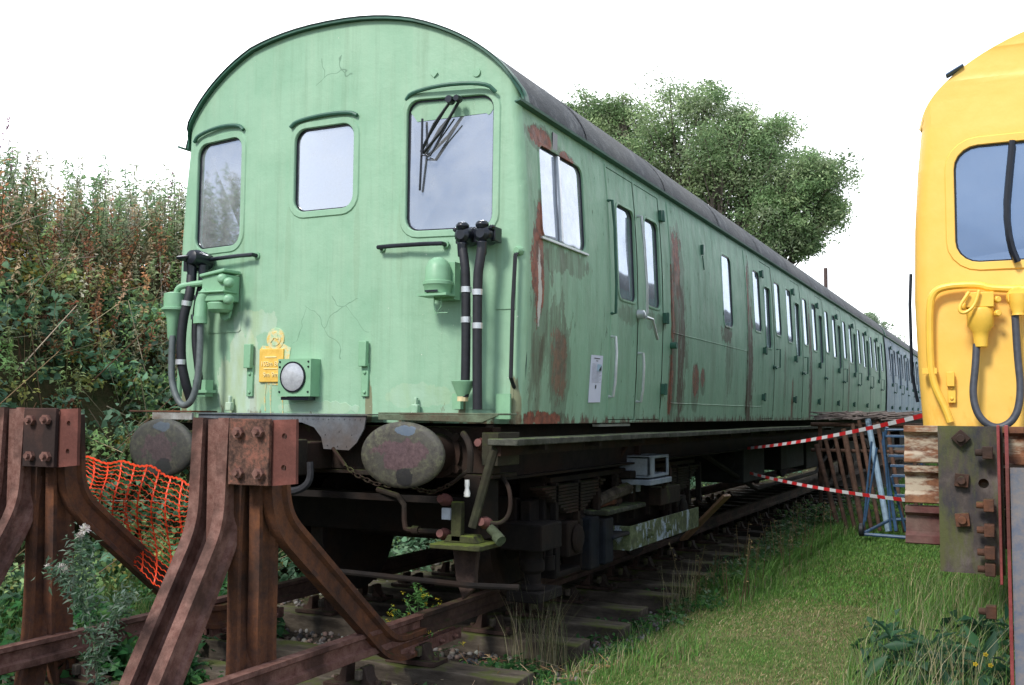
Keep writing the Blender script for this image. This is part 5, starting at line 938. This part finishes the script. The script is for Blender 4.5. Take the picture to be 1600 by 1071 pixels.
FLU = plain('thistle_down', (.62, .58, .52), .95, 0, .1, 60)
for (px, py, r) in ((132, 828, .024), (124, 838, .02), (74, 886, .014), (95, 888, .02), (103, 892, .018)):
    c = np.array(F(px, py, y0_)); n = 90; d = unit(RNG.normal(size=(n, 3))+[.4, 0, .5]); V, Fc, C = sticks(np.repeat(c[None], n, 0), c+d*r*RNG.uniform(.6, 1.4, (n, 1)), .0022, pick(n, [(.68, .62, .55), (.75, .72, .68)], .1)); cmesh('seed_head', V, Fc, C, SM, th_)
def dock(x, y, r, n, label, ls=.16, cols=((.025, .075, .04), (.035, .10, .05), (.05, .13, .06)), ar=.34, up=.7):
    z = float(gh(np.array(x), np.array(y))); t = thing('leafy_plant', (x, y, z), label, 'weed plant', 'leafy plants by the yellow carriage'); a = RNG.uniform(0, 6.28, n); q = r*RNG.uniform(.15, 1, n); P = np.stack([x+q*np.cos(a), y+q*np.sin(a), z+RNG.uniform(.04, .30, n)], 1)
    V, Fc, C = sticks(np.repeat([[x, y, z-.02]], n, 0)+RNG.normal(size=(n, 3))*.02, P, .004, pick(n, [(.08, .12, .05)], .2)); cmesh('stem', V, Fc, C, SM, t)
    V, Fc, C = leaves(P, ls, pick(n, list(cols), .2), .25, 1.4, ar); cmesh('leaves', V, Fc, C, LM, t)
dock(3.70, .9, .34, 150, 'dark dock plant with long leaves growing in the path behind the bolted plate'); dock(3.95, .70, .34, 150, 'dark dock plant nearest the yellow carriage, below the bolted plate'); dock(3.45, 1.55, .18, 36, 'small dark dock plant at the path edge left of the bolted plate', .13)
dock(3.92, -.15, .16, 110, 'bright green nettle beside the sleeper end under the bolted plate', .07, ((.06, .18, .03), (.09, .24, .05)), .7); dock(4.1, 1.9, .35, 110, 'dark dock plant in shadow under the front of the yellow carriage', .17)
b = B()
tb_ = thing('yellow_wildflower', (4.02, -.5, -.15), 'little yellow flowers on the weathered sleeper end below the bolted plate', 'flower')
for px, py in ((1540, 1023), (1548, 1040), (1524, 1038)):
    c = F(px, py, -.58)
    for i in range(5): a = i*1.257; b.box(c+Vector((math.cos(a)*.006, 0, math.sin(a)*.005)), (.009, .004, .006), Matrix.Rotation(-a, 3, 'Y'))
b.build('petals', plain('yellow_petals', (.8, .55, .03)), tb_, 0)
A = np.array([list(F(px, py, -.58)) for px, py in ((1540, 1023), (1548, 1040), (1524, 1038))]); V, Fc, C = sticks(A-[0, 0, .12], A, .002, pick(3, [(.1, .2, .05)])); cmesh('stem', V, Fc, C, SM, tb_)
# ------------------------------------------------------------------ trees
BARK = plain('tree_bark', (.09, .075, .06), .9, 0, .3, 8, .5)
def tree(name, x, y, zb, H, R, label, nl, cols, ls, seed, lobes, cat='tree', tr=.22, sub=26, sq=(1, 1, .85)):
    rs = np.random.default_rng(seed); t = thing(name, (x, y, zb), label, cat); b = B()
    p0 = Vector((x, y, zb)); fork = p0+Vector((0, 0, H*.28)); b.tube([p0, p0+Vector((.05, 0, H*.14)), fork], [tr, tr*.7], 10); ends = []
    for c, r in lobes:
        c = Vector(c); m = fork+(c-fork)*.5+Vector(rs.normal(size=3)*.25); b.tube([fork, m, c], [tr*.45, tr*.1], 7, smooth=1)
        for i in range(sub):
            d = Vector(unit(rs.normal(size=3))); d = Vector((d.x*sq[0], d.y*sq[1], d.z*sq[2])); e_ = c+d*r*float(rs.uniform(.35, 1.0)); s_ = m+(c-m)*float(rs.uniform(.2, 1.0)); mm = (s_+e_)/2+Vector((0, 0, -.1)); b.tube([s_, mm, e_], [tr*.12, tr*.03], 4); ends.append((e_, r))
    b.build('trunk', BARK, t)
    P = []; C = []; per = nl//len(ends)
    for e_, r in ends:
        cr_ = r*rs.uniform(.28, .62); base = np.array(cols[rs.integers(len(cols))])*rs.uniform(.75, 1.25); d = unit(rs.normal(size=(per, 3)))*(rs.uniform(.05, 1, (per, 1))**.55)*cr_*[1.15, 1.15, .8]
        P.append(np.array(e_)+d); C.append(np.clip(base*rs.uniform(.75, 1.3, (per, 1)), 0, 1))
    V, Fc, Cc = leaves(np.concatenate(P), ls, np.concatenate(C), .3, .8, .36); cmesh('crown', V, Fc, Cc, LM, t)
TC = [(.24, .36, .17), (.31, .43, .21), (.18, .28, .13), (.38, .48, .25), (.29, .36, .21)]
def TP(px, py, y=24.0, dx=0): q = F(px, py, y); return (q.x, q.y+dx, q.z)
lob = [(TP(1050, 185), 1.35), (TP(1095, 160, 24.5), .95), (TP(985, 205, 25), 1.1), (TP(1000, 240, 23.5), 1.2), (TP(925, 185, 24.5), 1.0), (TP(900, 190, 24.5), .7), (TP(915, 250, 25), 1.2), (TP(1140, 200, 24), 1.0), (TP(960, 180, 24), .9), (TP(1165, 250, 24), 1.2), (TP(1230, 300, 24), 1.2), (TP(1080, 240, 24), 1.3), (TP(1060, 350, 24), 1.4), (TP(1140, 370, 24), 1.4), (TP(1000, 335, 24.5), 1.3), (TP(1195, 390, 24), 1.0), (TP(950, 260, 24), 1.1), (TP(1120, 240, 23.5), 1.35), (TP(1200, 220, 24.5), 1.0), (TP(1180, 285, 24), 1.4), (TP(1240, 270, 25), 1.15), (TP(1285, 270, 24), .85), (TP(1260, 325, 24), 1.15), (TP(1215, 345, 23.5), 1.1), (TP(1255, 375, 24), .75), (TP(1120, 320, 25), 1.4), (TP(1290, 330, 24.5), .7), (TP(1050, 290, 24.5), 1.4), (TP(990, 290, 25.5), 1.3)]
tp = TP(1120, 600); tree('willow_tree', tp[0], tp[1], float(gh(np.array(tp[0]), np.array(tp[1]))), 8.0, 4, 'large full crowned green tree standing behind the carriage roofs', 115000, TC, .125, 5, lob, 'tree', .35, 26)
q = TP(1352, 560, 48); tree('small_tree', q[0], q[1], 0, 6, 2, 'small distant tree top just above the far end of the train roof', 5000, [(.28, .36, .24), (.34, .4, .28)], .2, 8, [(TP(1350, 508, 48), .8), (TP(1372, 525, 48), .8)], 'tree', .2, 14)
# far hedge closing the end of the path
n = 16000; x = RNG.uniform(-20, 40, n); P = np.stack([x, 60+RNG.normal(size=n)*1.0, RNG.uniform(0, 1, n)**.8*(2.6+.5*np.sin(x*.8)+.3*np.sin(x*2.3))-.2], 1); V, Fc, C = leaves(P, .5, pick(n, TC, .3), .2, .6, .6); cmesh('far_hedge', V, Fc, C, LM, None, 'dark hedge far behind the yard', 'hedge', 'stuff')
# ------------------------------------------------------------------ orange netting
ORG = plain('orange_plastic_mesh', (.74, .06, .014), .5, 0, .15, 20, 0)
nt_ = thing('safety_netting', (-1.0, -.35, -.15), 'sagging orange plastic safety netting strung between the two buffer posts', 'safety netting')
def NS(u, v):
    px = 98+212*u+7*math.sin(v*6+u*4)-(10*v if u > .5 else 0); top = 703+52*u+5*math.sin(u*8); bot = 800+125*min(1, u*1.25)-18*max(0, u-.8)*5
    p = F(px, top+(bot-top)*v+2.5*math.sin(u*27+v*8), -.95+.05*math.sin(u*9+v*4)+.05*math.sin(v*9+u*3)); return p
b = B(); NU, NV = 10, 19
def strip(b, pts, w, nrm=Vector((.3, -1, 0))):
    vs = []
    for k in range(len(pts)):
        d = (pts[min(k+1, len(pts)-1)]-pts[max(0, k-1)]).normalized(); s_ = d.cross(nrm).normalized()*w/2; vs += [pts[k]-s_, pts[k]+s_]
    b.add(vs, [(2*k, 2*k+1, 2*k+3, 2*k+2) for k in range(len(pts)-1)]+[(2*k+2, 2*k+3, 2*k+1, 2*k) for k in range(0)])
for i in range(NU+1): strip(b, [NS(i/NU+random.uniform(-.002, .002), j/60) for j in range(61)], .009)
for j in range(NV+1): strip(b, [NS(i/104, j/NV+.006*math.sin(i*1.7+j)) for i in range(105)], .005 if j else .012)
for i in range(NU+1):
    for j in range(NV+1): c = NS(i/NU, j/NV)+Vector((0, -.003, 0)); s_ = .015; b.add([c+Vector((-s_, 0, 0)), c+Vector((0, 0, -s_*.6)), c+Vector((s_, 0, 0)), c+Vector((0, 0, s_*.6))], [(0, 1, 2, 3)])
nb_ = b.build('plastic_mesh', ORG, nt_, 0); sm_ = nb_.modifiers.new('solid', 'SOLIDIFY'); sm_.thickness = .002
# ------------------------------------------------------------------ barrier tapes
def tape(a, c, n, w, sag, label):
    a = Vector(a); c = Vector(c); t = thing('barrier_tape', a, label, 'barrier tape', 'red and white barrier tapes'); b = B(); m = 6; N_ = n*m; vs = []
    for k in range(N_+1): u = k/N_; p = a+(c-a)*u-Vector((0, 0, sag*4*u*(1-u))); tw = .25*math.sin(u*5); vs += [p+Vector((tw*w*.5, 0, w/2)), p-Vector((tw*w*.5, 0, w/2)), p-Vector((tw*w*.5, .002, w/2)), p+Vector((tw*w*.5, -.002, w/2))]
    for k in range(N_): o2 = 4*k; b.add(vs[o2:o2+8], [(0, 1, 5, 4), (1, 2, 6, 5), (2, 3, 7, 6), (3, 0, 4, 7)], (k//m) % 2)
    b.build('tape', [plain('red_tape', (.62, .025, .03), .35, 0, .1, 10, 0), plain('white_tape', (.70, .70, .72), .35, 0, .05, 10, 0)], t, 0)
tape((1.50, 6.0, 1.02), (3.66, 1.95, 1.405), 31, .030, .03, 'upper red and white striped barrier tape rising to the yellow carriage'); tape((1.55, 5.9, .745), (3.62, 2.1, .80), 29, .028, .03, 'lower red and white striped barrier tape, running behind the stacked crossbeam rails')
# ------------------------------------------------------------------ leaning pipes, rack, trolley, pole
PIP = rusty('rusty_scaffold_pipe', (.08, .045, .032), (.15, .085, .06), (.05, .032, .025), 12)
wh = ['first', 'second', 'third', 'fourth', 'fifth', 'sixth', 'seventh', 'eighth', 'ninth']
for i in range(9):
    bx_ = 1310+13*i; tx_ = 1277+14*i-(4 if i > 4 else 0); yb = 9.2-.0*i; a = F(bx_, 832-.5*i, yb); c = F(tx_, 700-8*min(i, 5), yb+.25); a.z = -.17
    t = thing('leaning_pipe', a, wh[i]+' rusty pipe from the left in the row leaning beside the blue trolley', 'metal pipe', 'rusty pipes leaning in a row'); d = (c-a).normalized(); q_ = B(); q_.tube([a, c+d*.05], random.choice((.035, .04, .028)), 10); q_.build('pipe', PIP if i != 6 else plain('pale_blue_pipe', (.22, .32, .42)), t)
t = thing('scrap_rack', (1.9, 9.45, -.17), 'low rack with a tangle of thin rusty rods on top, holding up the leaning pipes', 'scrap rack'); b = B()
for x in (1.72, 3.0): b.cyl((x, 9.6, -.17), (x, 9.6, 1.30), .03)
b.cyl((1.6, 9.56, 1.27), (3.15, 9.56, 1.27), .03); b.cyl((1.6, 9.56, .9), (3.15, 9.56, .9), .025); b.build('frame', PIP, t)
b = B()
for i in range(90): x = random.uniform(1.6, 2.6); b.cyl((x, 9.4+random.uniform(-.2, .4), 1.33+random.uniform(0, .12)), (x+random.uniform(.3, .9), 9.5+random.uniform(-.2, .4), 1.33+random.uniform(0, .14)), .008, n=5)
b.build('thin_rods', plain('grey_rusty_rods', (.16, .13, .12), .8, 0, .4), t, 0)
BLU = plain('blue_trolley_paint', (.03, .075, .15), .5, 0, .35, 14)
t = thing('step_trolley', (2.6, 8.5, -.17), 'blue tubular step trolley with slatted treads, left of the stacked beam rails', 'trolley'); Y0 = 8.3
q = lambda px, py, y=Y0: F(px, py, y)
b = B()
for pts in (([1383, 672], [1420, 672]), ([1380, 675], [1392, 830]), ([1370, 700], [1352, 815]), ([1362, 690], [1349, 825])): b.cyl(q(*pts[0]), q(*pts[1]), .014, n=8)
b.tube([q(1386, 668), q(1380, 690, 8.35), q(1400, 830)], .022, 8); b.cyl(q(1440, 668, 8.9), q(1440, 830, 8.9), .016); b.tube([q(1350, 833), q(1392, 812, 9.0), q(1440, 812, 9.0)], .022, 8); b.tube([q(1350, 835), q(1440, 842)], .022, 8); b.tube([q(1393, 745), q(1415, 830, 8.6)], .016, 8); b.build('frame', BLU, t)
b = B()
for i in range(7): py = 680+15.5*i; a = q(1384+2.2*i, py); c = q(1450, py, Y0); b.prism([(0, 0), (.05, 0), (.05, .03), (0, .03)], lambda u, v: Vector((a.x, a.y+u*3, a.z-v)), (c.x-a.x, 0, 0))
b.build('tread', BLU, t, bevel=.004)
b = B(); w = q(1346, 828); b.rev(w-Vector((.03, 0, 0)), (1, 0, 0), [(0, .07), (.01, .085), (.05, .085), (.06, .07)], 20); b.build('wheel', RUB, t)
b = B(); p = F(1293, 650, 34); b.cyl((p.x, 34, -.2), (p.x, 34, F(1293, 419, 34).z), .075, n=10); po = b.build('chimney_pole', plain('dark_brown_pole', (.07, .04, .035)), None); tag(po, 'thin dark brown pole rising above the train roof beside the tree', 'pole')
# logs on the bogie step
for (lab, a, c, r) in (('larger broken piece of grey wood lying on the bogie step', (1.22, 2.0, .70), (1.26, 2.62, .77), .055), ('short dark wood block under the larger broken piece on the bogie step', (1.2, 2.0, .665), (1.24, 2.45, .675), .035)):
    b = B(); b.tube([a, (Vector(a)+Vector(c))/2+Vector((.02, 0, .015)), c], [r*.9, r], 9); o2 = b.build('wood_piece', SLM if r > .05 else RUSTM, None, 0); tag(o2, lab, 'piece of wood')
p = thing('loose_timber', (1.75, 5.5, -.1), 'orange brown plank end sticking out from under the shoe beam', 'plank'); b = B(); b.box((1.25, 5.1, .30), (.75, .14, .03), Matrix.Rotation(-.3, 3, 'Z')@Matrix.Rotation(-.75, 3, 'Y')); b.build('board', plain('warm_wood', (.28, .16, .09)), p, bevel=.004)
